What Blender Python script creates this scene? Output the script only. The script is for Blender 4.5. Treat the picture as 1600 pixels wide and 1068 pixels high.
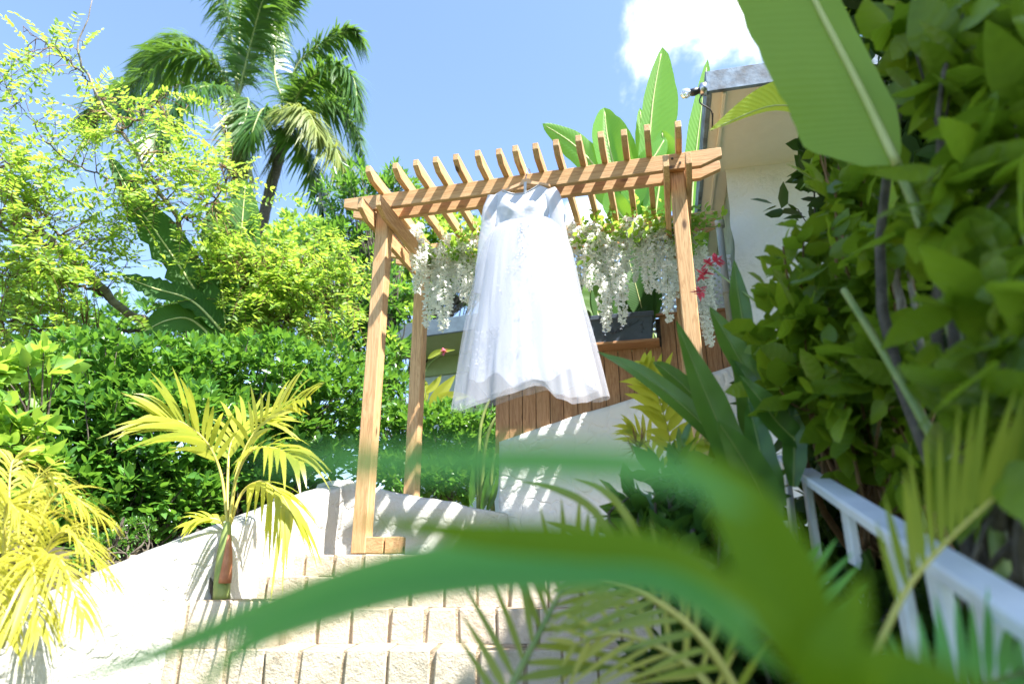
import bpy, bmesh, math, random
import numpy as np
from mathutils import Vector, Matrix

for o in list(bpy.data.objects):
    bpy.data.objects.remove(o)
SC = bpy.context.scene
COL = SC.collection
rng = np.random.RandomState(7)
random.seed(7)

# ------------------------------------------------------------------ camera, sky, sun, exposure
EYE = 0.47                     # eye height over the lower ground
FPX = 1035.0                   # focal length in pixels of a 1600 px wide frame
PIT = math.radians(19.3)
cam = bpy.data.cameras.new('camera')
cam.sensor_width = 36
cam.lens = 36 * FPX / 1600
cam.clip_start = 0.02
cam.clip_end = 800
cam.dof.use_dof = True
cam.dof.focus_distance = 4.35
cam.dof.aperture_fstop = 1.85
camo = bpy.data.objects.new('camera', cam)
COL.objects.link(camo)
camo.location = (0, 0, EYE)
camo.rotation_euler = (math.radians(90) + PIT, 0, 0)
SC.camera = camo

SUNV = Vector((0.435, -0.375, 1.0)).normalized()     # towards the sun
SUN_EL = math.asin(SUNV.z)
SUN_AZ = math.atan2(SUNV.x, SUNV.y)
world = bpy.data.worlds.new('World')
SC.world = world
world.use_nodes = True
wn = world.node_tree
wn.nodes.clear()
def N(t, typ, **kw):
    n = t.nodes.new(typ)
    for k, v in kw.items():
        setattr(n, k, v)
    return n
wout = N(wn, 'ShaderNodeOutputWorld')
bg = N(wn, 'ShaderNodeBackground')
bg.inputs['Strength'].default_value = 0.115
sky = N(wn, 'ShaderNodeTexSky', sky_type='NISHITA', sun_disc=False)
sky.sun_elevation = SUN_EL
sky.sun_rotation = SUN_AZ
sky.air_density = 1.0
sky.dust_density = 0.6
sky.ozone_density = 1.6
tc = N(wn, 'ShaderNodeTexCoord')
no = N(wn, 'ShaderNodeTexNoise')
no.inputs['Scale'].default_value = 4.3
no.inputs['Detail'].default_value = 9
no.inputs['Roughness'].default_value = 0.56
no.inputs['Distortion'].default_value = 0.25
wn.links.new(tc.outputs['Generated'], no.inputs['Vector'])
CLOUDS = [(1110, 20, 0.24, 0.40), (1030, 150, 0.11, 0.28), (915, 335, 0.08, 0.38), (911, 128, 0.022, 0.18), (240, 400, 0.12, 0.12), (1400, 100, 0.22, 0.28)]
def raydir(px, py):
    u, v = px - 800.0, 534.0 - py
    return Vector((u, FPX * math.cos(PIT) - v * math.sin(PIT), FPX * math.sin(PIT) + v * math.cos(PIT))).normalized()
acc = None
for (px, py, rad, amp) in CLOUDS:                    # soft cloud banks by direction in the sky
    d = N(wn, 'ShaderNodeVectorMath', operation='DISTANCE')
    wn.links.new(tc.outputs['Generated'], d.inputs[0])
    d.inputs[1].default_value = raydir(px, py)
    mr = N(wn, 'ShaderNodeMapRange', interpolation_type='SMOOTHSTEP')
    mr.inputs['From Min'].default_value = 0
    mr.inputs['From Max'].default_value = rad * 1.5
    mr.inputs['To Min'].default_value = amp
    mr.inputs['To Max'].default_value = 0
    wn.links.new(d.outputs['Value'], mr.inputs['Value'])
    if acc is None:
        acc = mr.outputs[0]
    else:
        mx = N(wn, 'ShaderNodeMath', operation='MAXIMUM')
        wn.links.new(acc, mx.inputs[0]); wn.links.new(mr.outputs[0], mx.inputs[1])
        acc = mx.outputs[0]
n2 = N(wn, 'ShaderNodeMath', operation='MULTIPLY_ADD')
wn.links.new(no.outputs['Fac'], n2.inputs[0]); n2.inputs[1].default_value = 1.2; n2.inputs[2].default_value = -.10
ad = N(wn, 'ShaderNodeMath', operation='ADD')
wn.links.new(n2.outputs[0], ad.inputs[0]); wn.links.new(acc, ad.inputs[1])
cr = N(wn, 'ShaderNodeMapRange', interpolation_type='SMOOTHSTEP')
cr.inputs['From Min'].default_value = 0.715
cr.inputs['From Max'].default_value = 0.93
wn.links.new(ad.outputs[0], cr.inputs['Value'])
mixc = N(wn, 'ShaderNodeMix', data_type='RGBA')
wn.links.new(cr.outputs[0], mixc.inputs['Factor'])
wn.links.new(sky.outputs[0], mixc.inputs[6])
mixc.inputs[7].default_value = (8.6, 8.8, 9.2, 1)
wn.links.new(mixc.outputs[2], bg.inputs['Color'])
wn.links.new(bg.outputs[0], wout.inputs['Surface'])

sun = bpy.data.lights.new('sun', 'SUN')
sun.energy = 5.0
sun.angle = math.radians(0.53)
sun.color = (1.0, 0.95, 0.87)
suno = bpy.data.objects.new('sun', sun)
COL.objects.link(suno)
suno.rotation_euler = SUNV.to_track_quat('Z', 'Y').to_euler()

SC.view_settings.view_transform = 'Standard'
SC.view_settings.look = 'None'
SC.view_settings.exposure = 1.84
SC.view_settings.gamma = 1
SC.view_settings.use_curve_mapping = False
SC.render.engine = 'CYCLES'
SC.cycles.max_bounces = 8
SC.cycles.transparent_max_bounces = 12

# ------------------------------------------------------------------ measuring helpers
def at(px, py, Y):
    """world point on the photograph's line of sight at the horizontal distance Y"""
    d = raydir(px, py)
    k = Y / d.y
    return Vector((d.x * k, Y, d.z * k + EYE))
def zc(p):
    return p[1] * math.cos(PIT) + (p[2] - EYE) * math.sin(PIT)
def msize(px, p):
    return px / FPX * zc(p)
YAW = math.radians(-13.7)
CA, SA = math.cos(YAW), math.sin(YAW)
X0, Y0 = -1.1857, 4.0855
def loc(a, b, z):
    """pergola frame: a along its front beam, b towards the back, z above the eye"""
    return Vector((X0 + a * CA - b * SA, Y0 + a * SA + b * CA, z + EYE))

# ------------------------------------------------------------------ object helpers
W = {}
def _props(o, label=None, cat=None, group=None, kind=None):
    if label: o['label'] = label
    if cat: o['category'] = cat
    if group: o['group'] = group
    if kind: o['kind'] = kind
def thing(name, label, cat, base=(0, 0, 0), group=None, kind=None):
    o = bpy.data.objects.new(name, None)
    o.empty_display_size = 0.1
    COL.objects.link(o)
    o.location = base
    W[o.name] = Vector(base)
    _props(o, label, cat, group, kind)
    return o
class G:
    """collects geometry"""
    def __init__(self):
        self.v = []; self.f = []; self.uv = []; self.t = []; self.n = 0
    def add(self, V, F, UV=None, tint=None):
        V = np.asarray(V, dtype=float).reshape(-1, 3)
        self.v.append(V)
        for f in F:
            self.f.append([i + self.n for i in f])
        self.uv.append(np.zeros((len(V), 2)) if UV is None else np.asarray(UV, float))
        if tint is None: tint = rng.rand()
        self.t.append(np.full(len(V), tint) if np.isscalar(tint) else np.asarray(tint, float))
        self.n += len(V)
    def many(self, TV, TF, TUV, pos, R, sc, tints):
        """copies of a template placed by pos (n,3), R (n,3,3) rows = axes, sc (n,) or (n,3)"""
        TV = np.asarray(TV, float); n = len(pos)
        sc = np.asarray(sc, float)
        if sc.ndim == 1: sc = np.repeat(sc[:, None], 3, 1)
        L = TV[None] * sc[:, None, :]
        Wd = np.einsum('nvk,nkj->nvj', L, R) + np.asarray(pos)[:, None, :]
        nv = len(TV)
        self.v.append(Wd.reshape(-1, 3))
        for i in range(n):
            b = self.n + i * nv
            self.f.extend([[j + b for j in f] for f in TF])
        self.uv.append(np.tile(np.asarray(TUV, float), (n, 1)))
        self.t.append(np.repeat(np.asarray(tints, float), nv))
        self.n += n * nv
    def mesh(self, name, mat, origin=(0, 0, 0), smooth=True):
        V = np.concatenate(self.v) - np.array(origin)[None]
        me = bpy.data.meshes.new(name)
        me.from_pydata(V.tolist(), [], self.f)
        t = np.concatenate(self.t)
        a = me.attributes.new('tint', 'FLOAT', 'POINT')
        a.data.foreach_set('value', t.astype(np.float32))
        uv = np.concatenate(self.uv)
        ul = me.uv_layers.new(name='UVMap')
        li = np.zeros(len(me.loops), dtype=np.int32)
        me.loops.foreach_get('vertex_index', li)
        ul.data.foreach_set('uv', uv[li].astype(np.float32).ravel())
        if smooth:
            me.polygons.foreach_set('use_smooth', np.ones(len(me.polygons), dtype=bool))
        if mat: me.materials.append(mat)
        me.update()
        return me
def part(name, g, mat, parent, smooth=True, **kw):
    org = W[parent.name] if parent else Vector((0, 0, 0))
    me = g.mesh(name, mat, org, smooth)
    o = bpy.data.objects.new(name, me)
    COL.objects.link(o)
    if parent:
        o.parent = parent
    W[o.name] = org
    _props(o, **kw)
    return o
def top(name, g, mat, label, cat, base=(0, 0, 0), group=None, kind=None, smooth=True):
    me = g.mesh(name, mat, Vector(base), smooth)
    o = bpy.data.objects.new(name, me)
    COL.objects.link(o); o.location = base
    W[o.name] = Vector(base)
    _props(o, label, cat, group, kind)
    return o
def inst(name, me, parent, M):
    """an object sharing mesh data; M is its matrix in world space"""
    o = bpy.data.objects.new(name, me)
    COL.objects.link(o)
    if parent:
        o.parent = parent
        M = Matrix.Translation(-W[parent.name]) @ M
        W[o.name] = W[parent.name] + Vector((0, 0, 0))
    o.matrix_local = M
    return o

# ------------------------------------------------------------------ shape helpers
def catmull(P, n):
    P = [np.array(p, float) for p in P]
    P = [2 * P[0] - P[1]] + P + [2 * P[-1] - P[-2]]
    out = []
    m = len(P) - 3
    for k in range(n + 1):
        s = k / n * m
        i = min(int(s), m - 1); t = s - i
        a, b, c, d = P[i], P[i + 1], P[i + 2], P[i + 3]
        out.append(0.5 * (2 * b + (c - a) * t + (2 * a - 5 * b + 4 * c - d) * t * t + (3 * b - 3 * c + d - a) * t ** 3))
    return np.array(out)
def nrmz(v):
    v = np.asarray(v, float)
    return v / (np.linalg.norm(v, axis=-1, keepdims=True) + 1e-12)
def tube(g, P, r, k=6, tint=None, cap=True):
    P = np.asarray(P, float); n = len(P)
    r = np.broadcast_to(np.asarray(r, float), (n,)) if np.ndim(r) else np.full(n, r)
    T = nrmz(np.gradient(P, axis=0))
    ref = np.array([0.31, 0.2, 0.93]) if abs(T[0][2]) < 0.9 else np.array([1.0, 0.1, 0])
    V = []
    for i in range(n):
        s = nrmz(np.cross(T[i], ref)); u = np.cross(s, T[i])
        for j in range(k):
            an = 2 * math.pi * j / k
            V.append(P[i] + r[i] * (s * math.cos(an) + u * math.sin(an)))
    F = [[i * k + j, i * k + (j + 1) % k, (i + 1) * k + (j + 1) % k, (i + 1) * k + j] for i in range(n - 1) for j in range(k)]
    if cap:
        F.append(list(range(k))[::-1]); F.append([(n - 1) * k + j for j in range(k)])
    UV = [[i / (n - 1), j / k] for i in range(n) for j in range(k)]
    g.add(V, F, UV, tint)
def box(g, c, hx, hy, hz, tint=None):
    """box from centre and three half-axis vectors"""
    c, hx, hy, hz = [np.array(q, float) for q in (c, hx, hy, hz)]
    V = [c + a * hx + b * hy + d * hz for d in (-1, 1) for b in (-1, 1) for a in (-1, 1)]
    F = [[0, 2, 3, 1], [4, 5, 7, 6], [0, 1, 5, 4], [2, 6, 7, 3], [0, 4, 6, 2], [1, 3, 7, 5]]
    g.add(V, F, None, tint)
def bevel_mesh(me, w=0.003, seg=1):
    bm = bmesh.new(); bm.from_mesh(me)
    bmesh.ops.bevel(bm, geom=list(bm.edges), offset=w, segments=seg, affect='EDGES', clamp_overlap=True)
    bm.to_mesh(me); bm.free()
def prism_obj(name, outline, thick, M, mat, parent, bev=0.003):
    """a board: outline in local (x, z), thickness along local y; M maps it into the world"""
    g = G(); n = len(outline)
    V = [(x, -thick / 2, z) for x, z in outline] + [(x, thick / 2, z) for x, z in outline]
    F = [list(range(n)), [n + i for i in range(n)][::-1]] + [[i, i + n, (i + 1) % n + n, (i + 1) % n] for i in range(n)]
    F = [f[::-1] for f in F]
    g.add(V, F)
    me = g.mesh(name, mat, (0, 0, 0), smooth=False)
    if bev: bevel_mesh(me, bev)
    return inst(name, me, parent, M)
def frame(o, x, z):
    x = Vector(x).normalized(); z = Vector(z); z = (z - x * z.dot(x)).normalized(); y = z.cross(x)
    return Matrix(((x.x, y.x, z.x, o[0]), (x.y, y.y, z.y, o[1]), (x.z, y.z, z.z, o[2]), (0, 0, 0, 1)))
CAM = np.array([0, 0, EYE])

# leaf templates: along +x, normal +z
LEAF_V = [(0, 0, 0), (.28, .20, .03), (.68, .17, .02), (.28, -.20, .03), (.68, -.17, .02), (.32, 0, -.035), (.70, 0, -.03), (1, 0, -.06)]
LEAF_F = [[0, 5, 1], [5, 6, 2, 1], [6, 7, 2], [0, 3, 5], [5, 3, 4, 6], [6, 4, 7]]
LEAF_UV = [(0, .5), (.28, 1), (.68, 1), (.28, 0), (.68, 0), (.32, .5), (.7, .5), (1, .5)]
def hi_leaf(width, mat):
    nl, xs = 9, (-1, -.5, 0, .5, 1)
    V = []; UV = []
    cv = rng.uniform(.05, .22); ph = rng.rand() * 6
    for i in range(nl + 1):
        t = i / nl
        w = width * .5 * (math.sin(math.pi * t ** .72) ** .85 if 0 < t < 1 else .02) * 1.05
        for x in xs:
            V.append((t, x * w, -cv * t * t + .10 * abs(x) * w * 2 - .05 * x * x * w + .012 * math.sin(t * 13 + ph) * x))
            UV.append((t, x / 2 + .5))
    F = [[i * 5 + j, (i + 1) * 5 + j, (i + 1) * 5 + j + 1, i * 5 + j + 1] for i in range(nl) for j in range(4)]
    q = G(); q.add(V, F, UV, .0)
    return q.mesh('leaf', mat)
def rows(d, up):
    d = nrmz(d); s = nrmz(np.cross(up, d)); u = np.cross(d, s)
    return np.stack([d, s, u], axis=-2)
def prof_leaf(t):      # lanceolate
    return np.sin(np.pi * np.clip(t, 0, 1) ** 0.75) ** 0.9
def prof_banana(t):
    return np.clip(np.minimum(1, (t / 0.16) ** 0.6) * np.minimum(1, ((1 - t) / 0.33)) ** 0.62, 0, 1)
def prof_strap(t):
    return np.clip(np.minimum(1, 0.35 + t / 0.35) * np.minimum(1, (1 - t) / 0.45) ** 0.8, 0, 1)
def blade(P, width, prof=prof_leaf, nl=14, fold=0.25, left=1.0, right=1.0, face=None, wav=0.0, droop=0.0, ragged=0.0):
    S = catmull(P, nl)
    T = nrmz(np.gradient(S, axis=0))
    xs = [-1, -.66, -.33, 0, .33, .66, 1]
    V = []; UV = []
    ph = rng.rand() * 6
    for i in range(nl + 1):
        t = i / nl
        if face is None:
            nr = nrmz(CAM - S[i]) + np.array([0.1, -0.1, 0.35])
        else:
            nr = np.array(face, float)
        side = nrmz(np.cross(T[i], nr)); nn = np.cross(side, T[i])
        w = width / 2 * prof(np.array(t))
        for s in xs:
            k = left if s < 0 else right
            ww = w * k
            zz = fold * abs(s) * ww - droop * (s * s) * ww + wav * width * math.sin(t * 17 + s * 2 + ph) * abs(s)
            rg = 1 - ragged * rng.rand() * (abs(s) == 1)
            V.append(S[i] + side * ww * s * rg + nn * zz)
            UV.append((t, (s + 1) / 2))
    m = len(xs)
    F = [[i * m + j, i * m + j + 1, (i + 1) * m + j + 1, (i + 1) * m + j] for i in range(nl) for j in range(m - 1)]
    return V, F, UV, S
def leaf_parts(thing_, spec, mat, mrib, prof=prof_leaf, name='leaf', rib=0.006, **kw):
    """each entry: list of (px, py, Y), width in px, extra options -> leaf > midrib"""
    for e in spec:
        pts, wpx = e[0], e[1]
        op = dict(kw); op.update(e[2] if len(e) > 2 else {})
        P = [at(*q) for q in pts]
        pf = op.pop('prof', prof)
        V, F, UV, S = blade(P, msize(wpx, P[len(P) // 2]), pf, **op)
        g = G(); g.add(V, F, UV)
        o = part(name, g, mat, thing_)
        if mrib:
            g = G()
            tube(g, S[:-1] - nrmz(S[:-1] - CAM) * rib * .4, np.linspace(rib, rib * .25, len(S) - 1), 5)
            part('midrib', g, mrib, o)
def leaflet(p, d, L, w, droop, nseg=4, up=(0, 0, 1)):
    p = np.array(p); d = nrmz(d)
    s = nrmz(np.cross(d, up)); 
    V = []; UV = []
    for i in range(nseg + 1):
        t = i / nseg
        c = p + d * L * t + np.array([0, 0, -1]) * droop * L * t * t
        ww = w / 2 * (min(1, .35 + t * 3) * (1 - t ** 2.2) + .02)
        V += [c - s * ww, c + s * ww]
        UV += [(t, 0), (t, 1)]
    F = [[2 * i, 2 * i + 1, 2 * i + 3, 2 * i + 2] for i in range(nseg)]
    return V, F, UV
def frond(parent, P, L, w, n, matl, matr, r=0.008, ang=55, vee=0.3, droop=0.4, start=0.2, jit=0.12, split=False, up=None, taper=0.45, one=None, name='frond', nseg=4, plumose=0.0, tips=1.0):
    """a palm frond: rachis mesh, leaflets joined into it or (split) one object per leaflet under it"""
    S = catmull(P, 40)
    T = nrmz(np.gradient(S, axis=0))
    g = G(); tube(g, S, np.linspace(r, r * .3, len(S)), 5, .5)
    gl = G(); leafs = []
    for i in range(n):
        t = start + (1 - start) * (i / (n - 1)) ** 0.95
        k = min(39, int(t * 40)); q = t * 40 - k
        p = S[k] * (1 - q) + S[k + 1] * q; T_ = T[k]
        u = np.array(up if up is not None else (0, 0, 1.0), float)
        side = nrmz(np.cross(T_, u)); nn = np.cross(side, T_)
        a = math.radians(ang * (1 - .55 * t) + 4)
        tt = (i / (n - 1))
        ll = L * (taper + (1 - taper) * math.sin(math.pi * min(1, tt * .85 + .12)))
        if tt > .9: ll *= .8 * tips
        for sg in (-1, 1):
            if one and sg != one: continue
            d = T_ * math.cos(a) + side * sg * math.sin(a) + nn * (vee + plumose * rng.uniform(-1, 1)) + rng.normal(0, jit, 3)
            V, F, UV = leaflet(p, d, ll * rng.uniform(.88, 1.08), w * rng.uniform(.8, 1.15), droop * rng.uniform(.6, 1.4), nseg, nn)
            if split:
                leafs.append((V, F, UV))
            else:
                gl.add(V, F, UV)
    if split:
        fo = part(name, g, matr, parent)
        for V, F, UV in leafs:
            q = G(); q.add(V, F, UV); part('leaflet', q, matl, fo)
    else:
        fo = part(name, gl, matl, parent)
        part('rachis', g, matr, fo)
    return fo

# ------------------------------------------------------------------ materials
def newmat(name):
    m = bpy.data.materials.new(name); m.use_nodes = True
    t = m.node_tree; t.nodes.clear()
    return m, t, N(t, 'ShaderNodeOutputMaterial')
def ramp(t, fac, stops):
    r = N(t, 'ShaderNodeValToRGB')
    while len(r.color_ramp.elements) < len(stops): r.color_ramp.elements.new(0.5)
    for e, (p, c) in zip(r.color_ramp.elements, stops):
        e.position = p; e.color = (*c, 1)
    t.links.new(fac, r.inputs['Fac'])
    return r.outputs['Color']
def noise(t, vec, scale, detail=4, rough=.55, dist=0):
    n = N(t, 'ShaderNodeTexNoise')
    n.inputs['Scale'].default_value = scale; n.inputs['Detail'].default_value = detail
    n.inputs['Roughness'].default_value = rough; n.inputs['Distortion'].default_value = dist
    if vec is not None: t.links.new(vec, n.inputs['Vector'])
    return n.outputs['Fac']
def mathn(t, op, a, b=None):
    n = N(t, 'ShaderNodeMath', operation=op)
    for i, x in enumerate((a, b)):
        if x is None: continue
        if isinstance(x, (int, float)): n.inputs[i].default_value = x
        else: t.links.new(x, n.inputs[i])
    return n.outputs[0]
def mixcol(t, fac, a, b, mode='MIX'):
    n = N(t, 'ShaderNodeMix', data_type='RGBA', blend_type=mode)
    for i, x in ((0, fac), (6, a), (7, b)):
        if isinstance(x, (int, float)): n.inputs[i].default_value = x
        elif isinstance(x, tuple): n.inputs[i].default_value = (*x, 1)
        else: t.links.new(x, n.inputs[i])
    return n.outputs[2]
def bump(t, h, strength=.3, dist=.01):
    b = N(t, 'ShaderNodeBump'); b.inputs['Strength'].default_value = strength; b.inputs['Distance'].default_value = dist
    t.links.new(h, b.inputs['Height']); return b.outputs[0]
def leafmat(name, c1, c2, trans, rough=.4, tf=.35, veins=0, spots=None, spec=.5, vein_amt=1.0):
    m, t, out = newmat(name)
    at_ = N(t, 'ShaderNodeAttribute', attribute_name='tint')
    oi = N(t, 'ShaderNodeObjectInfo'); tx = N(t, 'ShaderNodeTexCoord')
    f = mathn(t, 'FRACT', mathn(t, 'ADD', at_.outputs['Fac'], oi.outputs['Random']))
    nz = noise(t, tx.outputs['Object'], 9, 3)
    f2 = mathn(t, 'ADD', mathn(t, 'MULTIPLY', f, .65), mathn(t, 'MULTIPLY', nz, .4))
    col = mixcol(t, f2, c1, c2)
    tr = mixcol(t, f2, trans, tuple(min(1, x * 1.25) for x in trans))
    if spots:
        sp = N(t, 'ShaderNodeMapRange'); t.links.new(noise(t, tx.outputs['Object'], 30, 4), sp.inputs['Value'])
        sp.inputs['From Min'].default_value = .60; sp.inputs['From Max'].default_value = .72
        col = mixcol(t, sp.outputs[0], col, spots); 
    p = N(t, 'ShaderNodeBsdfPrincipled')
    p.inputs['Roughness'].default_value = rough
    p.inputs['Specular IOR Level'].default_value = spec
    if veins:
        uv = N(t, 'ShaderNodeUVMap', uv_map='UVMap')
        sep = N(t, 'ShaderNodeSeparateXYZ'); t.links.new(uv.outputs[0], sep.inputs[0])
        ab = mathn(t, 'ABSOLUTE', mathn(t, 'SUBTRACT', sep.outputs['Y'], .5))
        ph = mathn(t, 'MULTIPLY', mathn(t, 'SUBTRACT', sep.outputs['X'], mathn(t, 'MULTIPLY', ab, .18)), float(veins))
        wv = mathn(t, 'SINE', mathn(t, 'ADD', ph, mathn(t, 'MULTIPLY', nz, 5.0)))
        h = mathn(t, 'ADD', mathn(t, 'MULTIPLY', wv, .5), .5)
        t.links.new(bump(t, h, .35 * vein_amt, .004), p.inputs['Normal'])
        col = mixcol(t, mathn(t, 'MULTIPLY', h, .30 * vein_amt), col, tuple(x * 1.7 for x in c2))
        tr = mixcol(t, mathn(t, 'MULTIPLY', h, .25 * vein_amt), tr, tuple(x * .55 for x in trans))
    t.links.new(col, p.inputs['Base Color'])
    tl = N(t, 'ShaderNodeBsdfTranslucent'); t.links.new(tr, tl.inputs['Color'])
    mx = N(t, 'ShaderNodeMixShader'); mx.inputs[0].default_value = tf
    t.links.new(p.outputs[0], mx.inputs[1]); t.links.new(tl.outputs[0], mx.inputs[2])
    t.links.new(mx.outputs[0], out.inputs['Surface'])
    return m
def plain(name, c1, c2=None, rough=.6, scale=20, bmp=0.0, spec=.5, metal=0.0, bscale=None):
    m, t, out = newmat(name)
    tx = N(t, 'ShaderNodeTexCoord')
    p = N(t, 'ShaderNodeBsdfPrincipled')
    nz = noise(t, tx.outputs['Object'], scale, 5, .6)
    t.links.new(ramp(t, nz, [(.35, c1), (.68, c2 or c1)]), p.inputs['Base Color'])
    p.inputs['Roughness'].default_value = rough; p.inputs['Specular IOR Level'].default_value = spec
    p.inputs['Metallic'].default_value = metal
    if bmp:
        t.links.new(bump(t, noise(t, tx.outputs['Object'], bscale or scale * 3, 6, .6), bmp, .01), p.inputs['Normal'])
    t.links.new(p.outputs[0], out.inputs['Surface'])
    return m
def woodmat(name, c_dark, c_mid, c_light, axis='X'):
    m, t, out = newmat(name)
    tx = N(t, 'ShaderNodeTexCoord'); oi = N(t, 'ShaderNodeObjectInfo')
    cb = N(t, 'ShaderNodeCombineXYZ')
    for i, k in enumerate((37.0, 53.0, 91.0)):
        t.links.new(mathn(t, 'MULTIPLY', oi.outputs['Random'], k), cb.inputs[i])
    va = N(t, 'ShaderNodeVectorMath', operation='ADD')
    t.links.new(tx.outputs['Object'], va.inputs[0]); t.links.new(cb.outputs[0], va.inputs[1])
    mp = N(t, 'ShaderNodeMapping'); mp.inputs['Scale'].default_value = (1.1, 16, 16)
    t.links.new(va.outputs[0], mp.inputs['Vector'])
    g1 = noise(t, mp.outputs[0], 2.2, 6, .6, .9)
    mp2 = N(t, 'ShaderNodeMapping'); mp2.inputs['Scale'].default_value = (2.5, 120, 120)
    t.links.new(va.outputs[0], mp2.inputs['Vector'])
    g2 = noise(t, mp2.outputs[0], 2.0, 3, .5)
    wv = mathn(t, 'ADD', mathn(t, 'MULTIPLY', mathn(t, 'SINE', mathn(t, 'MULTIPLY', g1, 34.0)), .20), mathn(t, 'MULTIPLY', g2, .75))
    wv = mathn(t, 'ADD', wv, .12)
    col = ramp(t, wv, [(.12, c_dark), (.42, c_mid), (.8, c_light)])
    blot = noise(t, va.outputs[0], 3.0, 3, .5)
    col = mixcol(t, mathn(t, 'MULTIPLY', blot, .45), col, c_light)
    vr = N(t, 'ShaderNodeTexVoronoi'); vr.inputs['Scale'].default_value = 3.4
    mp3 = N(t, 'ShaderNodeMapping'); mp3.inputs['Scale'].default_value = (.9, 2.2, 2.2)
    t.links.new(va.outputs[0], mp3.inputs['Vector']); t.links.new(mp3.outputs[0], vr.inputs['Vector'])
    kn = N(t, 'ShaderNodeMapRange'); kn.inputs['From Min'].default_value = .15; kn.inputs['From Max'].default_value = .07
    t.links.new(vr.outputs['Distance'], kn.inputs['Value'])
    col = mixcol(t, mathn(t, 'MULTIPLY', kn.outputs[0], .85), col, (.05, .022, .01))
    hv = N(t, 'ShaderNodeHueSaturation'); t.links.new(col, hv.inputs['Color'])
    t.links.new(mathn(t, 'ADD', .88, mathn(t, 'MULTIPLY', oi.outputs['Random'], .26)), hv.inputs['Value'])
    p = N(t, 'ShaderNodeBsdfPrincipled'); p.inputs['Roughness'].default_value = .62; p.inputs['Specular IOR Level'].default_value = .3
    t.links.new(hv.outputs[0], p.inputs['Base Color'])
    t.links.new(bump(t, wv, .25, .003), p.inputs['Normal'])
    t.links.new(p.outputs[0], out.inputs['Surface'])
    return m
def stucco(name, base, dirt_top_col, crack=0.0, dirtamt=.5, relief=.35):
    m, t, out = newmat(name)
    tx = N(t, 'ShaderNodeTexCoord'); ge = N(t, 'ShaderNodeNewGeometry')
    p = N(t, 'ShaderNodeBsdfPrincipled'); p.inputs['Roughness'].default_value = .85; p.inputs['Specular IOR Level'].default_value = .2
    pos = ge.outputs['Position']
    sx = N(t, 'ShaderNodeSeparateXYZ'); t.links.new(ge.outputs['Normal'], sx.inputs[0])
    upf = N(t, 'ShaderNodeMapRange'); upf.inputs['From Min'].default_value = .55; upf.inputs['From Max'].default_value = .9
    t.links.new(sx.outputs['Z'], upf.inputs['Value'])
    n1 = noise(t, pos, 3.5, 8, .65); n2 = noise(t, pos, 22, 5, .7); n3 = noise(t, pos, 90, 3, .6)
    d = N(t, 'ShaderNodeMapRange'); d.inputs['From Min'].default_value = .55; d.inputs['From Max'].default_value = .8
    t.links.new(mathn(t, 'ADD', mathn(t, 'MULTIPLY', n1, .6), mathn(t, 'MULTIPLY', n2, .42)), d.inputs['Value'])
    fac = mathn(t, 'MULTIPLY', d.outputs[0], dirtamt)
    # upward faces get an extra, darker mottling
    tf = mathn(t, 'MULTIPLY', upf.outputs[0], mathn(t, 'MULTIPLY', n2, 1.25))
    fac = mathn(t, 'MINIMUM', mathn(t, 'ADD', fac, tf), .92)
    col = mixcol(t, fac, base, dirt_top_col)
    h = mathn(t, 'ADD', mathn(t, 'ADD', mathn(t, 'MULTIPLY', n2, .8), mathn(t, 'MULTIPLY', n3, .25)), mathn(t, 'MULTIPLY', n1, 1.2))
    if crack:
        vo = N(t, 'ShaderNodeTexVoronoi', feature='DISTANCE_TO_EDGE'); vo.inputs['Scale'].default_value = 4.6
        wv = N(t, 'ShaderNodeVectorMath', operation='ADD'); t.links.new(pos, wv.inputs[0])
        nn = N(t, 'ShaderNodeTexNoise'); nn.inputs['Scale'].default_value = 5; t.links.new(pos, nn.inputs['Vector'])
        sc_ = N(t, 'ShaderNodeVectorMath', operation='SCALE'); sc_.inputs['Scale'].default_value = .38
        t.links.new(nn.outputs['Color'], sc_.inputs[0]); t.links.new(sc_.outputs[0], wv.inputs[1])
        t.links.new(wv.outputs[0], vo.inputs['Vector'])
        cm = N(t, 'ShaderNodeMapRange', interpolation_type='SMOOTHSTEP'); cm.inputs['From Max'].default_value = .09
        t.links.new(vo.outputs['Distance'], cm.inputs['Value'])
        h = mathn(t, 'ADD', h, mathn(t, 'MULTIPLY', cm.outputs[0], crack))
    t.links.new(col, p.inputs['Base Color'])
    t.links.new(bump(t, h, relief, .03), p.inputs['Normal'])
    t.links.new(p.outputs[0], out.inputs['Surface'])
    return m
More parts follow.
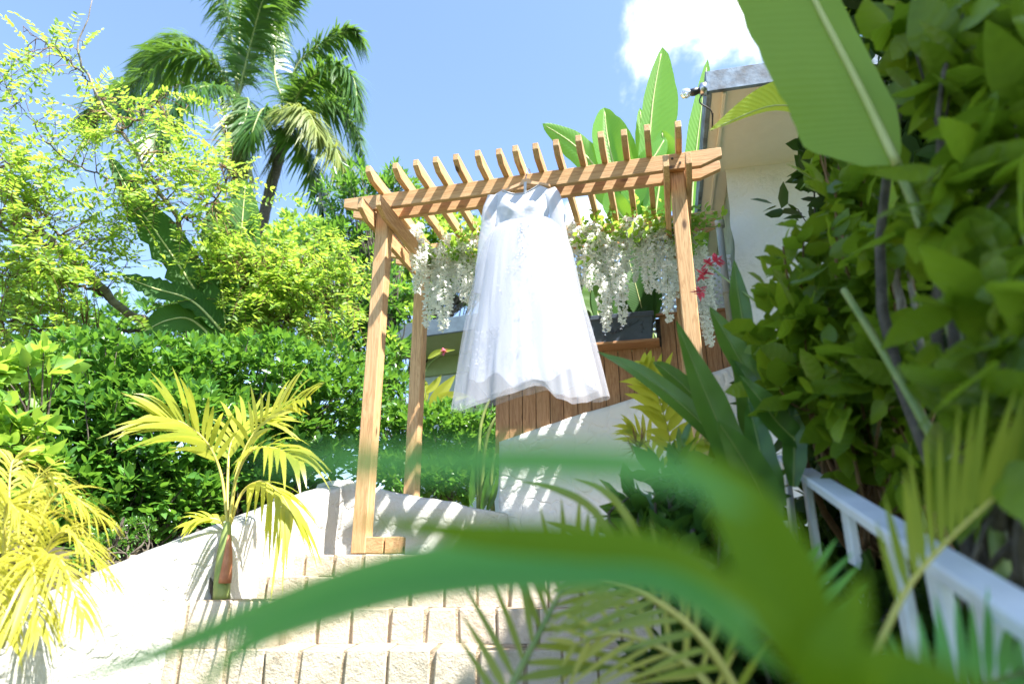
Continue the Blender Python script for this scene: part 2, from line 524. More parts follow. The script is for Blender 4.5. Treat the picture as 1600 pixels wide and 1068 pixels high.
def fabric(name, col, alpha=1.0, tf=.3, lace=0.0):
    m, t, out = newmat(name)
    tx = N(t, 'ShaderNodeTexCoord')
    p = N(t, 'ShaderNodeBsdfPrincipled'); p.inputs['Base Color'].default_value = (*col, 1)
    p.inputs['Roughness'].default_value = .7; p.inputs['Specular IOR Level'].default_value = .2
    p.inputs['Sheen Weight'].default_value = .15
    nz = noise(t, tx.outputs['Object'], 60 if lace else 25, 5, .65)
    vo = N(t, 'ShaderNodeTexVoronoi', feature='DISTANCE_TO_EDGE'); vo.inputs['Scale'].default_value = 34
    t.links.new(tx.outputs['Object'], vo.inputs['Vector'])
    h = mathn(t, 'ADD', nz, mathn(t, 'MULTIPLY', vo.outputs['Distance'], lace * 2))
    t.links.new(bump(t, h, .15 + .3 * lace, .004), p.inputs['Normal'])
    if lace:
        c2 = mixcol(t, mathn(t, 'MULTIPLY', nz, .35 * lace), col, (.62, .66, .78)); t.links.new(c2, p.inputs['Base Color'])
    tl = N(t, 'ShaderNodeBsdfTranslucent'); tl.inputs['Color'].default_value = (*col, 1)
    mx = N(t, 'ShaderNodeMixShader'); mx.inputs[0].default_value = tf
    t.links.new(p.outputs[0], mx.inputs[1]); t.links.new(tl.outputs[0], mx.inputs[2])
    if alpha < 1:
        tr = N(t, 'ShaderNodeBsdfTransparent'); m2 = N(t, 'ShaderNodeMixShader'); m2.inputs[0].default_value = alpha
        t.links.new(tr.outputs[0], m2.inputs[1]); t.links.new(mx.outputs[0], m2.inputs[2]); mx = m2
    t.links.new(mx.outputs[0], out.inputs['Surface'])
    return m

M_WOOD = woodmat('cedar_timber', (.29, .145, .06), (.50, .29, .135), (.62, .41, .22))
M_WOOD_D = woodmat('fence_timber', (.17, .078, .038), (.34, .175, .085), (.45, .26, .14))
M_HANGER = plain('hanger_wood', (.62, .36, .19), (.70, .43, .24), .45, 14)
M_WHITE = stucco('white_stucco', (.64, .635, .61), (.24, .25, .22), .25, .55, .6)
M_WHITE2 = stucco('white_flagstone_stucco', (.82, .83, .83), (.42, .44, .42), .55, .45, .5)
M_HOUSE = stucco('house_stucco', (.83, .83, .83), (.48, .50, .44), .10, .5, .6)
M_STONE = stucco('limestone', (.52, .45, .36), (.25, .18, .11), 0, .95, .5)
M_MORTAR = stucco('mortar', (.44, .35, .25), (.10, .08, .05), 0, 1.0, .8)
M_SOIL = plain('soil', (.035, .028, .016), (.07, .06, .03), .95, 6, .6)
M_GRASS = plain('ground_cover', (.03, .05, .015), (.07, .10, .03), .95, 3, .6)
M_SOFFIT = plain('soffit_paint', (.74, .71, .64), (.80, .77, .70), .8, 5, .05)
M_SOFFIT_G = plain('green_soffit_paint', (.34, .46, .22), (.40, .52, .27), .7, 5, .05)
M_FASCIA = plain('weathered_fascia', (.20, .28, .38), (.06, .07, .085), .7, 9, .3)
M_FASCIA2 = plain('blue_grey_fascia', (.17, .23, .29), (.11, .15, .20), .7, 9, .2)
M_SIDE = plain('green_grey_wall', (.20, .23, .16), (.36, .38, .30), .9, 5, .4)  # darker green-grey tone for the house side wall
M_PIPE = plain('drain_pipe', (.34, .34, .29), (.44, .44, .38), .5, 8)
M_DARK = plain('dark_window', (.012, .012, .014), (.02, .02, .022), .25, 5)
M_SHUT = plain('pale_shutter', (.52, .64, .66), (.58, .70, .72), .6, 5)
M_PLANTER = plain('dark_plastic', (.045, .066, .098), (.058, .082, .118), .5, 30, .05)
M_RAIL = plain('white_rail_paint', (.70, .72, .74), (.60, .62, .65), .5, 12, .1)
M_LATT = plain('white_lattice', (.78, .79, .78), (.70, .72, .72), .6, 12)
M_BARK = plain('grey_bark', (.16, .13, .10), (.34, .30, .25), .9, 18, .6)
M_BARK_D = plain('dark_bark', (.055, .045, .035), (.14, .12, .095), .95, 22, .9)
M_BARK_B = plain('brown_twig', (.16, .09, .04), (.25, .15, .07), .85, 18, .3)
M_STEMG = plain('green_stem', (.14, .22, .05), (.28, .32, .10), .5, 12)
M_STEMY = plain('yellow_stem', (.42, .38, .07), (.55, .48, .12), .5, 12)
M_RIB = plain('pale_midrib', (.45, .50, .18), (.55, .56, .25), .5, 12)
M_GRIB = plain('ginger_midrib', (.20, .28, .06), (.26, .33, .08), .5, 12)
M_METAL = plain('steel', (.5, .5, .52), None, .3, 10, metal=1.0)
M_BLACK = plain('black_plastic', (.02, .02, .022), None, .4, 10)
m, t, out = newmat('clear_glass'); p = N(t, 'ShaderNodeBsdfPrincipled'); p.inputs['Base Color'].default_value = (.95, .95, .9, 1)
p.inputs['Roughness'].default_value = .05; p.inputs['Transmission Weight'].default_value = .8; t.links.new(p.outputs[0], out.inputs['Surface']); M_GLASS = m

L_HEDGE = leafmat('hedge_leaf', (.022, .085, .016), (.10, .25, .034), (.20, .42, .04), .33, .30)
L_LIGHT = leafmat('light_leaf', (.075, .20, .028), (.17, .31, .04), (.42, .62, .07), .42, .40)
L_FEATH = leafmat('feathery_leaf', (.085, .20, .018), (.20, .31, .03), (.46, .66, .07), .5, .42)
L_PALM = leafmat('queen_palm_leaf', (.022, .080, .016), (.065, .15, .022), (.20, .38, .04), .36, .28)
L_PALMY = leafmat('queen_palm_old_leaf', (.09, .15, .025), (.20, .23, .04), (.38, .44, .07), .5, .3)
L_ARECA = leafmat('areca_leaf', (.20, .26, .025), (.42, .42, .05), (.70, .72, .07), .38, .38)
L_ARECAY = leafmat('yellow_areca_leaf', (.30, .33, .035), (.52, .47, .07), (.72, .68, .09), .42, .35)
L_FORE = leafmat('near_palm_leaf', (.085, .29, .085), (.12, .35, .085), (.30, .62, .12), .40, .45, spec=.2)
L_FOREY = leafmat('near_palm_leaf_yellow', (.07, .17, .007), (.12, .22, .010), (.30, .42, .015), .45, .45, spec=.12)  # yellower green for some blades of the near palm
L_FORE2 = leafmat('near_frond_leaf', (.11, .20, .02), (.26, .30, .03), (.46, .52, .05), .38, .40)
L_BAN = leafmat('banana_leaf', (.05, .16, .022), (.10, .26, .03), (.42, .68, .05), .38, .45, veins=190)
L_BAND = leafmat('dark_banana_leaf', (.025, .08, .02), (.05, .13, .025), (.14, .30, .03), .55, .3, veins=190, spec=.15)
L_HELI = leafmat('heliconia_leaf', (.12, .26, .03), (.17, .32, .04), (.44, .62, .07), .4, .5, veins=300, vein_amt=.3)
L_LIT = leafmat('sunlit_leaf', (.16, .30, .03), (.26, .40, .04), (.75, .90, .06), .4, .55, veins=220)  # brighter copy of the heliconia leaf, sunshine put into its colour
L_GING = leafmat('ginger_leaf', (.030, .095, .018), (.075, .17, .025), (.18, .34, .03), .35, .28, veins=26)
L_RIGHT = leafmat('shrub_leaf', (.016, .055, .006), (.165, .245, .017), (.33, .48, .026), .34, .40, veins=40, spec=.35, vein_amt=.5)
L_RIGHTD = leafmat('shaded_shrub_leaf', (.010, .030, .005), (.035, .075, .010), (.08, .15, .014), .5, .25, spec=.2)  # darker copy of the shrub leaf, deep shade put into its colour
L_IXO = leafmat('ixora_leaf', (.030, .09, .018), (.07, .16, .025), (.16, .32, .03), .28, .25)
L_VINE = leafmat('vine_leaf', (.06, .22, .03), (.24, .40, .05), (.45, .68, .08), .45, .45)
L_PET = leafmat('white_petal', (.84, .87, .78), (.90, .92, .87), (.96, .98, .93), .6, .65, spec=.2)
L_PETR = leafmat('red_petal', (.55, .035, .09), (.68, .09, .12), (.8, .12, .16), .5, .35)
L_PETP = leafmat('pink_petal', (.75, .10, .28), (.85, .2, .35), (.9, .3, .4), .5, .35)
L_IXOF = leafmat('dull_red_floret', (.16, .035, .02), (.28, .08, .04), (.3, .1, .05), .6, .2)
F_SATIN = fabric('ivory_satin', (.56, .58, .66), 1, .12, .6)
F_LACE = fabric('white_lace', (.66, .68, .76), .93, .18, .5)
F_SLEEVE = fabric('sheer_lace', (.66, .68, .76), .72, .2, .6)
F_TULLE = fabric('tulle', (.66, .68, .76), .30, .25)

# ------------------------------------------------------------------ ground, steps, walls
g = G()
R = 260
g.add([(-R, -R, 0), (R, -R, 0), (R, R, 0), (-R, R, 0)], [[0, 1, 2, 3]])
top('ground', g, M_GRASS, 'dark garden ground stretching away under the plants', 'ground', kind='structure')
steps = thing('stone_steps', 'cream limestone block steps climbing to the pergola landing', 'steps', (0, 3.5, 0), kind='structure')
LEVELS = [(-.465, None), (-.31, 3.20), (-.155, 3.49), (-.004, 3.67), (.113, 3.95)]   # above the eye, front edge
for k in range(1, 5):
    zt, yf = LEVELS[k]; zb = LEVELS[k - 1][0]
    yb = LEVELS[k + 1][1] + .03 if k < 4 else yf + .34
    x = -2.42 + .05 * k
    while x < 1.2:
        w = rng.uniform(.13, .195); gap = rng.uniform(.010, .022)
        d0 = rng.uniform(-.006, .006); zt_ = zt + rng.uniform(-.004, .004) - .002 * k
        gq = G()
        x0, x1, y0, y1, z0, z1 = x, x + w, yf + d0, yb, zb - .01, zt_
        jit = lambda s=.006: rng.uniform(-s, s)
        V = [(x0 + jit(), y0 + jit(), z0), (x1 + jit(), y0 + jit(), z0), (x1, y1, z0), (x0, y1, z0),
             (x0 + jit(), y0 + jit(), z1), (x1 + jit(), y0 + jit(), z1), (x1, y1, z1), (x0, y1, z1)]
        V = [(a, b, c + EYE) for a, b, c in V]
        gq.add(V, [[3, 2, 1, 0], [4, 5, 6, 7], [0, 1, 5, 4], [1, 2, 6, 5], [2, 3, 7, 6], [3, 0, 4, 7]])
        o = part('stone', gq, M_STONE, steps, smooth=False)
        bevel_mesh(o.data, .006, 1)
        x += w + gap
    gq = G()
    box(gq, (-.58, (yf + .017 + yb) / 2, (zb + zt) / 2 + EYE - .012), (1.84, 0, 0), (0, (yb - yf - .017) / 2, 0), (0, 0, (zt - zb) / 2 + .004))
    part('mortar', gq, M_MORTAR, steps, smooth=False)
gq = G()
box(gq, (-.1, 7.2, .113 + EYE - .06), (2.1, 0, 0), (0, 2.95, 0), (0, 0, .055))
top('landing', gq, M_STONE, 'pale stone landing under the pergola', 'landing', kind='structure', smooth=False)

def ribbon_wall(name, path, thick, mat, label, cat, zbot, lump=.012, parent=None, step=.045, nv=14):
    """lumpy plastered wall following (x, y, ztop) points, with a rounded top"""
    P = catmull([Vector(p) for p in path], max(8, int(sum((Vector(path[i + 1]) - Vector(path[i])).length for i in range(len(path) - 1)) / step)))
    T = np.gradient(P[:, :2], axis=0); T = nrmz(T)
    Nn = np.stack([T[:, 1], -T[:, 0]], 1)        # to the right of travel
    from mathutils import noise as mn
    V = []
    for i in range(len(P)):
        zt = P[i][2] + .012 * mn.noise(Vector((P[i][0] * 6, P[i][1] * 6, 1.3)))
        prof = [(1, zbot + (zt - .03 - zbot) * j / nv) for j in range(nv)] + [(.98, zt - .025), (.86, zt - .006), (.4, zt + .002), (-.4, zt), (-.9, zt - .008), (-1, zt - .04)] + [(-1, zbot)]
        for s, z in prof:
            p = Vector((P[i][0] + Nn[i][0] * thick / 2 * s, P[i][1] + Nn[i][1] * thick / 2 * s, z))
            d = lump * (mn.noise(p * 5) + .6 * mn.noise(p * 13))
            V.append((p.x + Nn[i][0] * d, p.y + Nn[i][1] * d, p.z + d * .5 * (abs(s) < .95)))
    m_ = nv + 7
    F = [[i * m_ + j, (i + 1) * m_ + j, (i + 1) * m_ + j + 1, i * m_ + j + 1] for i in range(len(P) - 1) for j in range(m_ - 1)]
    F.append(list(range(m_))); F.append([(len(P) - 1) * m_ + j for j in range(m_)][::-1])
    gq = G(); gq.add(V, F)
    return top(name, gq, mat, label, cat, base=(P[0][0], P[0][1], zbot))
q = WALLP = [at(-150, 1040, 2.2), at(-40, 985, 2.48), at(60, 938, 2.74), at(120, 912, 2.9), at(300, 838, 3.36), at(400, 798, 3.74), at(518, 757, 4.45)]
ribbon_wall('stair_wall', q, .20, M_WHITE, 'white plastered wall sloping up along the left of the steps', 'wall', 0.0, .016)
q = [at(514, 752, 4.47), at(535, 750, 4.58), at(560, 757, 4.68), at(640, 775, 4.85), at(700, 786, 5.0), at(785, 803, 5.22)]
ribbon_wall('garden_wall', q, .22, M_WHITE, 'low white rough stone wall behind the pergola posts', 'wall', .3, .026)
# planting bed left of the stair wall
g = G()
nx, ny = 30, 44
EX = [(p.y, p.x - .06) for p in WALLP] + [(4.78, -1.16), (5.32, -.22), (13, -.22)]
V = []
for j in range(ny + 1):
    y = 2.3 + 10.7 * (j / ny) ** 1.4
    edge = float(np.interp(y, [e[0] for e in EX], [e[1] for e in EX]))
    for i in range(nx + 1):
        x = -9 + (edge + 9) * (i / nx) ** .6
        h = .40 + .05 * math.sin(x * 2.1 + y) + .04 * math.sin(y * 1.7) + max(0, y - 5.5) * .10 + min(.25, max(0, edge - x) * .2)
        V.append((x, y, h if i < nx else .1))
F = [[j * (nx + 1) + i, j * (nx + 1) + i + 1, (j + 1) * (nx + 1) + i + 1, (j + 1) * (nx + 1) + i] for j in range(ny) for i in range(nx)]
g.add(V, F)
top('soil_bed', g, M_SOIL, 'raised planting bed of dark soil behind the stair wall', 'soil', kind='structure')

# raised stone block holding the young palm
blk = thing('stone_planter', 'low stone block planter at the left end of the steps', 'planter', tuple(at(345, 960, 3.36)))
c = at(350, 936, 3.36)
for i in range(3):
    gq = G(); box(gq, (c.x - .2 + i * .19, 3.36, c.z - .15), (.09, 0, 0), (0, .14, 0), (0, 0, .15))
    o = part('stone', gq, M_STONE, blk); bevel_mesh(o.data, .01)
gq = G(); box(gq, (c.x - .01, 3.36, c.z - .16), (.27, 0, 0), (0, .13, 0), (0, 0, .15)); part('mortar', gq, M_MORTAR, blk, smooth=False)

# white flagstone wall on the right, top climbing to the right
def fpt(px, py, off=0.0):
    """point on the plank-fence plane (parallel to the pergola) through (-.10, 5.2)"""
    d = raydir(px, py); n = Vector((-SA, CA, 0)); o = Vector((-.10, 5.2, 0))
    k = (n.dot(o) + off) / n.dot(d)
    return Vector((d.x * k, d.y * k, d.z * k + EYE))
topl = [fpt(780, 690), fpt(840, 669), fpt(900, 649), fpt(980, 625), fpt(1080, 592), fpt(1160, 566)]
V = []; nq = 60; nz_ = 30
from mathutils import noise as mn
tp = catmull(topl, nq)
gq = G()
nb = Vector((-SA, CA, 0))
for i in range(nq + 1):
    p = tp[i]
    for j in range(nz_ + 1):
        z = .35 + (p[2] - .35) * j / nz_
        d = .010 * mn.noise(Vector((p[0] * 6, p[1] * 6, z * 6))) + .006 * mn.noise(Vector((p[0] * 15, 3, z * 15)))
        V.append((p[0] - nb.x * d, p[1] - nb.y * d, z))
    V.append((p[0] + nb.x * .28, p[1] + nb.y * .28, p[2])); V.append((p[0] + nb.x * .28, p[1] + nb.y * .28, .35))
m_ = nz_ + 3
F = [[i * m_ + j, (i + 1) * m_ + j, (i + 1) * m_ + j + 1, i * m_ + j + 1] for i in range(nq) for j in range(m_ - 1)]
F.append(list(range(m_))); F.append([nq * m_ + j for j in range(m_)][::-1])
gq.add(V, F)
top('flagstone_wall', gq, M_WHITE2, 'white painted flagstone wall below the timber plank fence', 'wall', base=tuple(fpt(780, 860)))

# ------------------------------------------------------------------ plank fence, ledge, planter, lattice
fence = thing('plank_fence', 'brown timber plank fence standing on the white flagstone wall', 'fence', tuple(fpt(780, 690, .1)))
ax = Vector((CA, SA, 0)); UPV = Vector((0, 0, 1))
pl0 = fpt(774, 690, .07); pl1 = fpt(1150, 570, .07)
Lf = (pl1 - pl0).dot(ax)
s = 0.0; ledge_z = fpt(980, 546, .07).z; hi_z = fpt(1060, 492, .07).z
s_step = (fpt(1027, 540, .07) - pl0).dot(ax)
def walltop(s):
    p = pl0 + ax * s
    xs_ = [q.x for q in topl]; zs_ = [q.z for q in topl]
    return float(np.interp(p.x, xs_, zs_))
while s < Lf:
    w = .113 + rng.uniform(-.004, .004)
    zt = ledge_z if s + w / 2 < s_step else hi_z
    zb = walltop(s) - .08
    o_ = pl0 + ax * (s + w / 2); o_.z = zb
    # outline: x along the plank (upwards), z across
    H = zt - zb
    prism_obj('plank', [(0, -w / 2 + .0026), (H, -w / 2 + .0026), (H, w / 2 - .0026), (0, w / 2 - .0026)], .022 + rng.uniform(-.002, .002), frame(o_, UPV, ax), M_WOOD_D, fence, .002)
    s += w
def rail(name, p, q, h, th, mat, parent, up=UPV):
    d = q - p
    return prism_obj(name, [(0, -h / 2), (d.length, -h / 2), (d.length, h / 2), (0, h / 2)], th, frame(p, d, up), mat, parent)
p = pl0.copy(); p.z = ledge_z + .011; q = pl0 + ax * (s_step + .02); q.z = ledge_z + .011
rail('ledge_board', p - nb * .07, q - nb * .07, .022, .20, M_WOOD_D, fence)
p = pl0 + ax * (s_step + .005); p.z = hi_z + .01; q = pl1.copy(); q.z = hi_z + .01
rail('cap_board', p, q, .02, .05, M_WOOD_D, fence)

for (s0, s1, zt) in ((.005, s_step - .004, ledge_z - .012), (s_step, Lf - .01, hi_z - .012)):
    gq = G(); zb = walltop(s0) - .06
    box(gq, pl0 + ax * (s0 + s1) / 2 + nb * .022 + UPV * ((zt + zb) / 2 - pl0.z), ax * (s1 - s0) / 2, nb * .008, UPV * (zt - zb) / 2)
    part('sky_blocker', gq, M_BARK_D, fence, smooth=False)  # added dark sheet that keeps sky out of the plank gaps

def planter(sc, label):
    """dark trough, its middle sc metres along the fence"""
    base = pl0 + ax * sc - nb * .06; base.z = ledge_z + .0225
    th = thing('planter_box', label, 'planter', tuple(base))
    Lh, Hh, D = .44, .235, .085
    gq = G()
    def ring(z, l, d): return [base + ax * (sx * l) + nb * (sy * d) + UPV * z for sx, sy in ((-1, -1), (1, -1), (1, 1), (-1, 1))]
    Rg = [ring(0, Lh * .93, D * .85), ring(Hh * .82, Lh * .97, D * .97), ring(Hh * .83, Lh, D * 1.12), ring(Hh, Lh, D * 1.12), ring(Hh, Lh * .95, D * .9), ring(Hh * .75, Lh * .93, D * .85)]
    V = [p for r_ in Rg for p in r_]
    F = [[i * 4 + j, i * 4 + (j + 1) % 4, (i + 1) * 4 + (j + 1) % 4, (i + 1) * 4 + j] for i in range(5) for j in range(4)] + [[3, 2, 1, 0], [20, 21, 22, 23]]
    gq.add(V, F)
    o = part('trough', gq, M_PLANTER, th, smooth=False); bevel_mesh(o.data, .004)
    gq = G()
    def ball(c, r):
        n1, n2 = 5, 7
        V = [c + Vector((r * math.sin(math.pi * i / n1) * math.cos(2 * math.pi * j / n2), r * math.sin(math.pi * i / n1) * math.sin(2 * math.pi * j / n2), r * math.cos(math.pi * i / n1))) for i in range(n1 + 1) for j in range(n2)]
        gq.add(V, [[i * n2 + j, (i + 1) * n2 + j, (i + 1) * n2 + (j + 1) % n2, i * n2 + (j + 1) % n2] for i in range(n1) for j in range(n2)])
    for k in range(46):                       # swag of grapes
        u = rng.uniform(-.24, .24)
        v = -.035 + (u / .24) ** 2 * .055 + rng.uniform(-.028, .028) * (1 - (u / .26) ** 2)
        ball(base + ax * u - nb * (D * .93) + UPV * (Hh * .5 + v), rng.uniform(.010, .015))
    for sg in (-1, 1):
        tube(gq, catmull([base + ax * sg * .22 - nb * D * .94 + UPV * (Hh * .52), base + ax * sg * .28 - nb * D * .95 + UPV * (Hh * .60), base + ax * sg * .335 - nb * D * .96 + UPV * (Hh * .76)], 8), np.linspace(.007, .004, 9), 5)
        for k in range(4):
            ball(base + ax * sg * (.34 + .012 * (k % 2)) - nb * D * .94 + UPV * (Hh * (.3 + .12 * k)), .008)
    part('grape_relief', gq, M_PLANTER, th, kind='stuff')
    return th
sc_r = (fpt(1024, 520, .0) - pl0).dot(ax) - .44
planter(sc_r, 'dark grey planter trough with a grape swag relief, right of the dress')

# lattice panel behind the fence
lat = thing('lattice_panel', 'white diamond lattice panel above the plank fence', 'lattice', tuple(fpt(1080, 490, .25)))
l0 = fpt(985, 490, .30); l1 = fpt(1160, 490, .30); Wl = (l1 - l0).dot(ax); l0.z = hi_z - .05; Hl = .62
for sgn in (1, -1):
    k = -Hl
    while k < Wl:
        # strip along direction (1, sgn) clipped to the panel
        a0, a1 = max(0, k), min(Wl, k + Hl)
        if a1 - a0 > .04:
            z0, z1 = (a0 - k, a1 - k) if sgn > 0 else (Hl - (a0 - k), Hl - (a1 - k))
            p = l0 + ax * a0 + UPV * z0 + nb * (.006 * sgn); q = l0 + ax * a1 + UPV * z1 + nb * (.006 * sgn)
            rail('lattice_strip', p, q, .024, .007, M_LATT, lat, up=nb.cross(q - p))
        k += .062
p = l0.copy(); q = l0 + UPV * Hl; 
for e in (0, Wl):
    rail('lattice_frame', l0 + ax * e - nb * .012, l0 + ax * e + UPV * Hl - nb * .012, .035, .012, M_LATT, lat, up=ax)
rail('lattice_frame', l0 + UPV * Hl - nb * .0125, l0 + ax * Wl + UPV * Hl - nb * .0125, .035, .012, M_LATT, lat)

# ------------------------------------------------------------------ pergola
perg = thing('pergola', 'cedar timber pergola with chamfered rafters and the white dress hanging on it', 'pergola', tuple(loc(1.28, .45, .113)))
BV = Vector((-SA, CA, 0))
def board_a(name, a0, a1, b0, b1, z0, z1, ch0=0, ch1=0):
    """board along a; ch = chamfered lower corner at either end (run, rise)"""
    L = a1 - a0; h = z1 - z0
    ol = []
    ol += [(0, h * .40), (ch0, 0)] if ch0 else [(0, 0)]
    ol += [(L - ch1, 0), (L, h * .45)] if ch1 else [(L, 0)]
    ol += [(L, h), (0, h)]
    return prism_obj(name, ol, b1 - b0, frame(loc(a0, (b0 + b1) / 2, z0), ax, UPV), M_WOOD, perg)
def board_b(name, b0, b1, a0, a1, z0, z1, ch0=0, ch1=0, cr=.4):
    L = b1 - b0; h = z1 - z0; ol = []
    ol += [(0, h * cr), (ch0, 0)] if ch0 else [(0, 0)]
    ol += [(L - ch1, 0), (L, h * cr)] if ch1 else [(L, 0)]
    ol += [(L, h), (0, h)]
    return prism_obj(name, ol, a1 - a0, frame(loc((a0 + a1) / 2, b0, z0), BV, UPV), M_WOOD, perg)
POSTS = [(.233, .045, .113), (2.232, .045, .113), (.218, .82, .113), (2.225, .82, .113)]
for (a, b, zb) in POSTS:
    z1 = 2.495; h = z1 - zb
    prism_obj('post', [(0, -.0465), (h, -.0465), (h, .0465), (0, .0465)], .093, frame(loc(a + .0465, b + .0465, zb), UPV, ax), M_WOOD, perg, .005)
for (b0, b1) in ((0, .036), (.143, .179), (.778, .814), (.918, .954)):
    board_a('beam_board', 0.0, 2.555, b0, b1, 2.387, 2.500, .16, .13)
for a in (.233, 2.232):
    for (a0, a1) in ((a - .037, a - .002), (a + .095, a + .130)):
        board_b('side_board', -.165, 1.12, a0, a1, 2.262, 2.3845, .11, .11, .35)
RAFT = [.265, .455, .601, .738, .877, 1.026, 1.163, 1.273, 1.403, 1.535, 1.679, 1.818, 1.959, 2.099, 2.283]
for a in RAFT:
    board_b('rafter', -.215 + rng.uniform(-.012, .012), 1.16, a, a + .037, 2.498, 2.580, .065, .065, .42)
for (a, b, zb) in POSTS[:2]:
    for da, zz in ((.025, 2.462), (.07, 2.425)):
        gq = G(); tube(gq, [loc(a + da, .002, zz), loc(a + da, -.008, zz)], .008, 6); part('bolt', gq, M_BARK_D, perg, smooth=False)
# small plinth blocks by the foot of the front left post
for i, (aa, w) in enumerate(((.355, .12), (.47, .09))):
    gq = G()
    box(gq, loc(aa + .02, .10, .16), Vector((CA, SA, 0)) * w / 2, BV * .05, UPV * .047)
    o = part('foot_block', gq, M_WOOD, perg, smooth=False); bevel_mesh(o.data, .004)

# ------------------------------------------------------------------ the dress and its hanger
AC = 1.305                      # middle of the dress along the beam
BD = -.085                      # hanging plane in front of the beam
hang = thing('clothes_hanger', 'wooden clothes hanger hooked over the front beam', 'hanger', tuple(loc(1.33, BD, 2.36)))
def L3(a, b, z): return np.array(loc(a, b, z))
gq = G()
ol = [(-.030, -.012), (-.155, -.055), (-.155, -.070), (0, -.026), (.155, -.070), (.155, -.055), (.030, -.012), (.022, .006), (-.022, .006)]
V = [L3(1.335 + x, BD - .012, 2.392 + z) for x, z in ol] + [L3(1.335 + x, BD + .012, 2.392 + z) for x, z in ol]
n = len(ol)
gq.add(V, [[0, 1, 2, 3], [0, 3, 6], [3, 4, 5, 6], [0, 6, 7, 8]] + [[i + n for i in f][::-1] for f in ([0, 1, 2, 3], [0, 3, 6], [3, 4, 5, 6], [0, 6, 7, 8])] + [[i, i + n, (i + 1) % n + n, (i + 1) % n] for i in range(n)])
o = part('shoulder_bar', gq, M_HANGER, hang, smooth=False)
gq = G()
hk = [L3(1.335, BD, 2.39), L3(1.335, BD, 2.44), L3(1.337, BD + .01, 2.475), L3(1.338, BD + .05, 2.515), L3(1.339, BD + .10, 2.528), L3(1.339, BD + .135, 2.512), L3(1.339, BD + .15, 2.502)]
tube(gq, catmull(hk, 22), .0028, 6)
part('hook', gq, M_METAL, hang)
gq = G()
V = [L3(1.332 + s_ * .009, BD - .016 + .004 * math.sin(z_ * 40), z_) for z_ in np.linspace(2.375, 2.27, 8) for s_ in (-1, 1)]
gq.add(V, [[2 * i, 2 * i + 1, 2 * i + 3, 2 * i + 2] for i in range(7)])
part('ribbon_loop', gq, F_SATIN, hang)

dress = thing('wedding_dress', 'long white lace and tulle wedding dress hanging from the front beam', 'dress', tuple(loc(AC, BD, 1.6)))
def sheet(fn, nu, nv, closed=False):
    V = [fn(i / nu, j / nv) for j in range(nv + 1) for i in range(nu + (0 if closed else 1))]
    m_ = nu if closed else nu + 1
    F = [[j * m_ + i, j * m_ + (i + 1) % m_, (j + 1) * m_ + (i + 1) % m_, (j + 1) * m_ + i] for j in range(nv) for i in range(nu)]
    return V, F
ZW = 2.085                      # waist seam
def bodice(front):
    sg = -1 if front else 1
    def fn(u, v):
        x = 2 * u - 1
        hw = .172 + .048 * v ** 1.3 - .01 * math.sin(math.pi * v)
        zt = 2.345 - .065 * max(0, abs(x) - .5) ** 1.2 / .5 ** 1.2
        if abs(x) < .56:
            zt -= (.052 if front else .046) * math.cos(x / .56 * math.pi / 2) ** .8
        z = ZW + (zt - ZW) * v
        dep = .040 * math.cos(x * math.pi / 2 * .98) ** .55 * (1 - .72 * v ** 3)
        bust = .017 * math.exp(-((abs(x) - .42) / .25) ** 2 - ((v - .42) / .2) ** 2) if front else 0
        wr = .002 * math.sin(x * 5 + v * 6) + .001 * math.sin(x * 17 - v * 11)
        return L3(1.300 + x * hw + .004 * math.sin(v * 6), BD + sg * (dep + bust + wr), z)
    return fn
gq = G()
for fr in (True, False):
    V, F = sheet(bodice(fr), 40, 26)
    gq.add(V, F if fr else [f[::-1] for f in F])
part('bodice', gq, F_LACE, dress)
gq = G()                         # neckline piping
pts = [bodice(True)(u, 1.0) + np.array([0, -.004, 0]) for u in np.linspace(.22, .78, 24)]
tube(gq, pts, .004, 6); part('neck_trim', gq, F_SATIN, dress)
def sleeve(sg, P, r0, r1):
    S = catmull([L3(*p) for p in P], 30)
    T = nrmz(np.gradient(S, axis=0))
    def fn(u, v):
        i = int(round(v * 30)); an = 2 * math.pi * u
        s_ = nrmz(np.cross(T[i], np.array(BV))); w_ = np.cross(s_, T[i])
        r = r0 + (r1 - r0) * v
        r *= 1 + .10 * math.sin(an * 3 + v * 9) * v + .05 * math.sin(v * 24 + an)
        return S[i] + s_ * r * math.cos(an) + w_ * r * .32 * math.sin(an)
    return sheet(fn, 22, 30, True)
gq = G(); gq.add(*sleeve(-1, [(1.130, BD, 2.305), (1.100, BD - .008, 2.20), (1.078, BD - .004, 2.03), (1.058, BD, 1.88), (1.04, BD, 1.75), (1.03, BD + .01, 1.64)], .056, .036)); part('sleeve', gq, F_SLEEVE, dress)
gq = G(); gq.add(*sleeve(1, [(1.475, BD, 2.290), (1.518, BD - .006, 2.20), (1.538, BD - .004, 2.04), (1.560, BD, 1.88), (1.575, BD, 1.75), (1.585, BD + .01, 1.64)], .055, .036)); part('sleeve', gq, F_SLEEVE, dress)
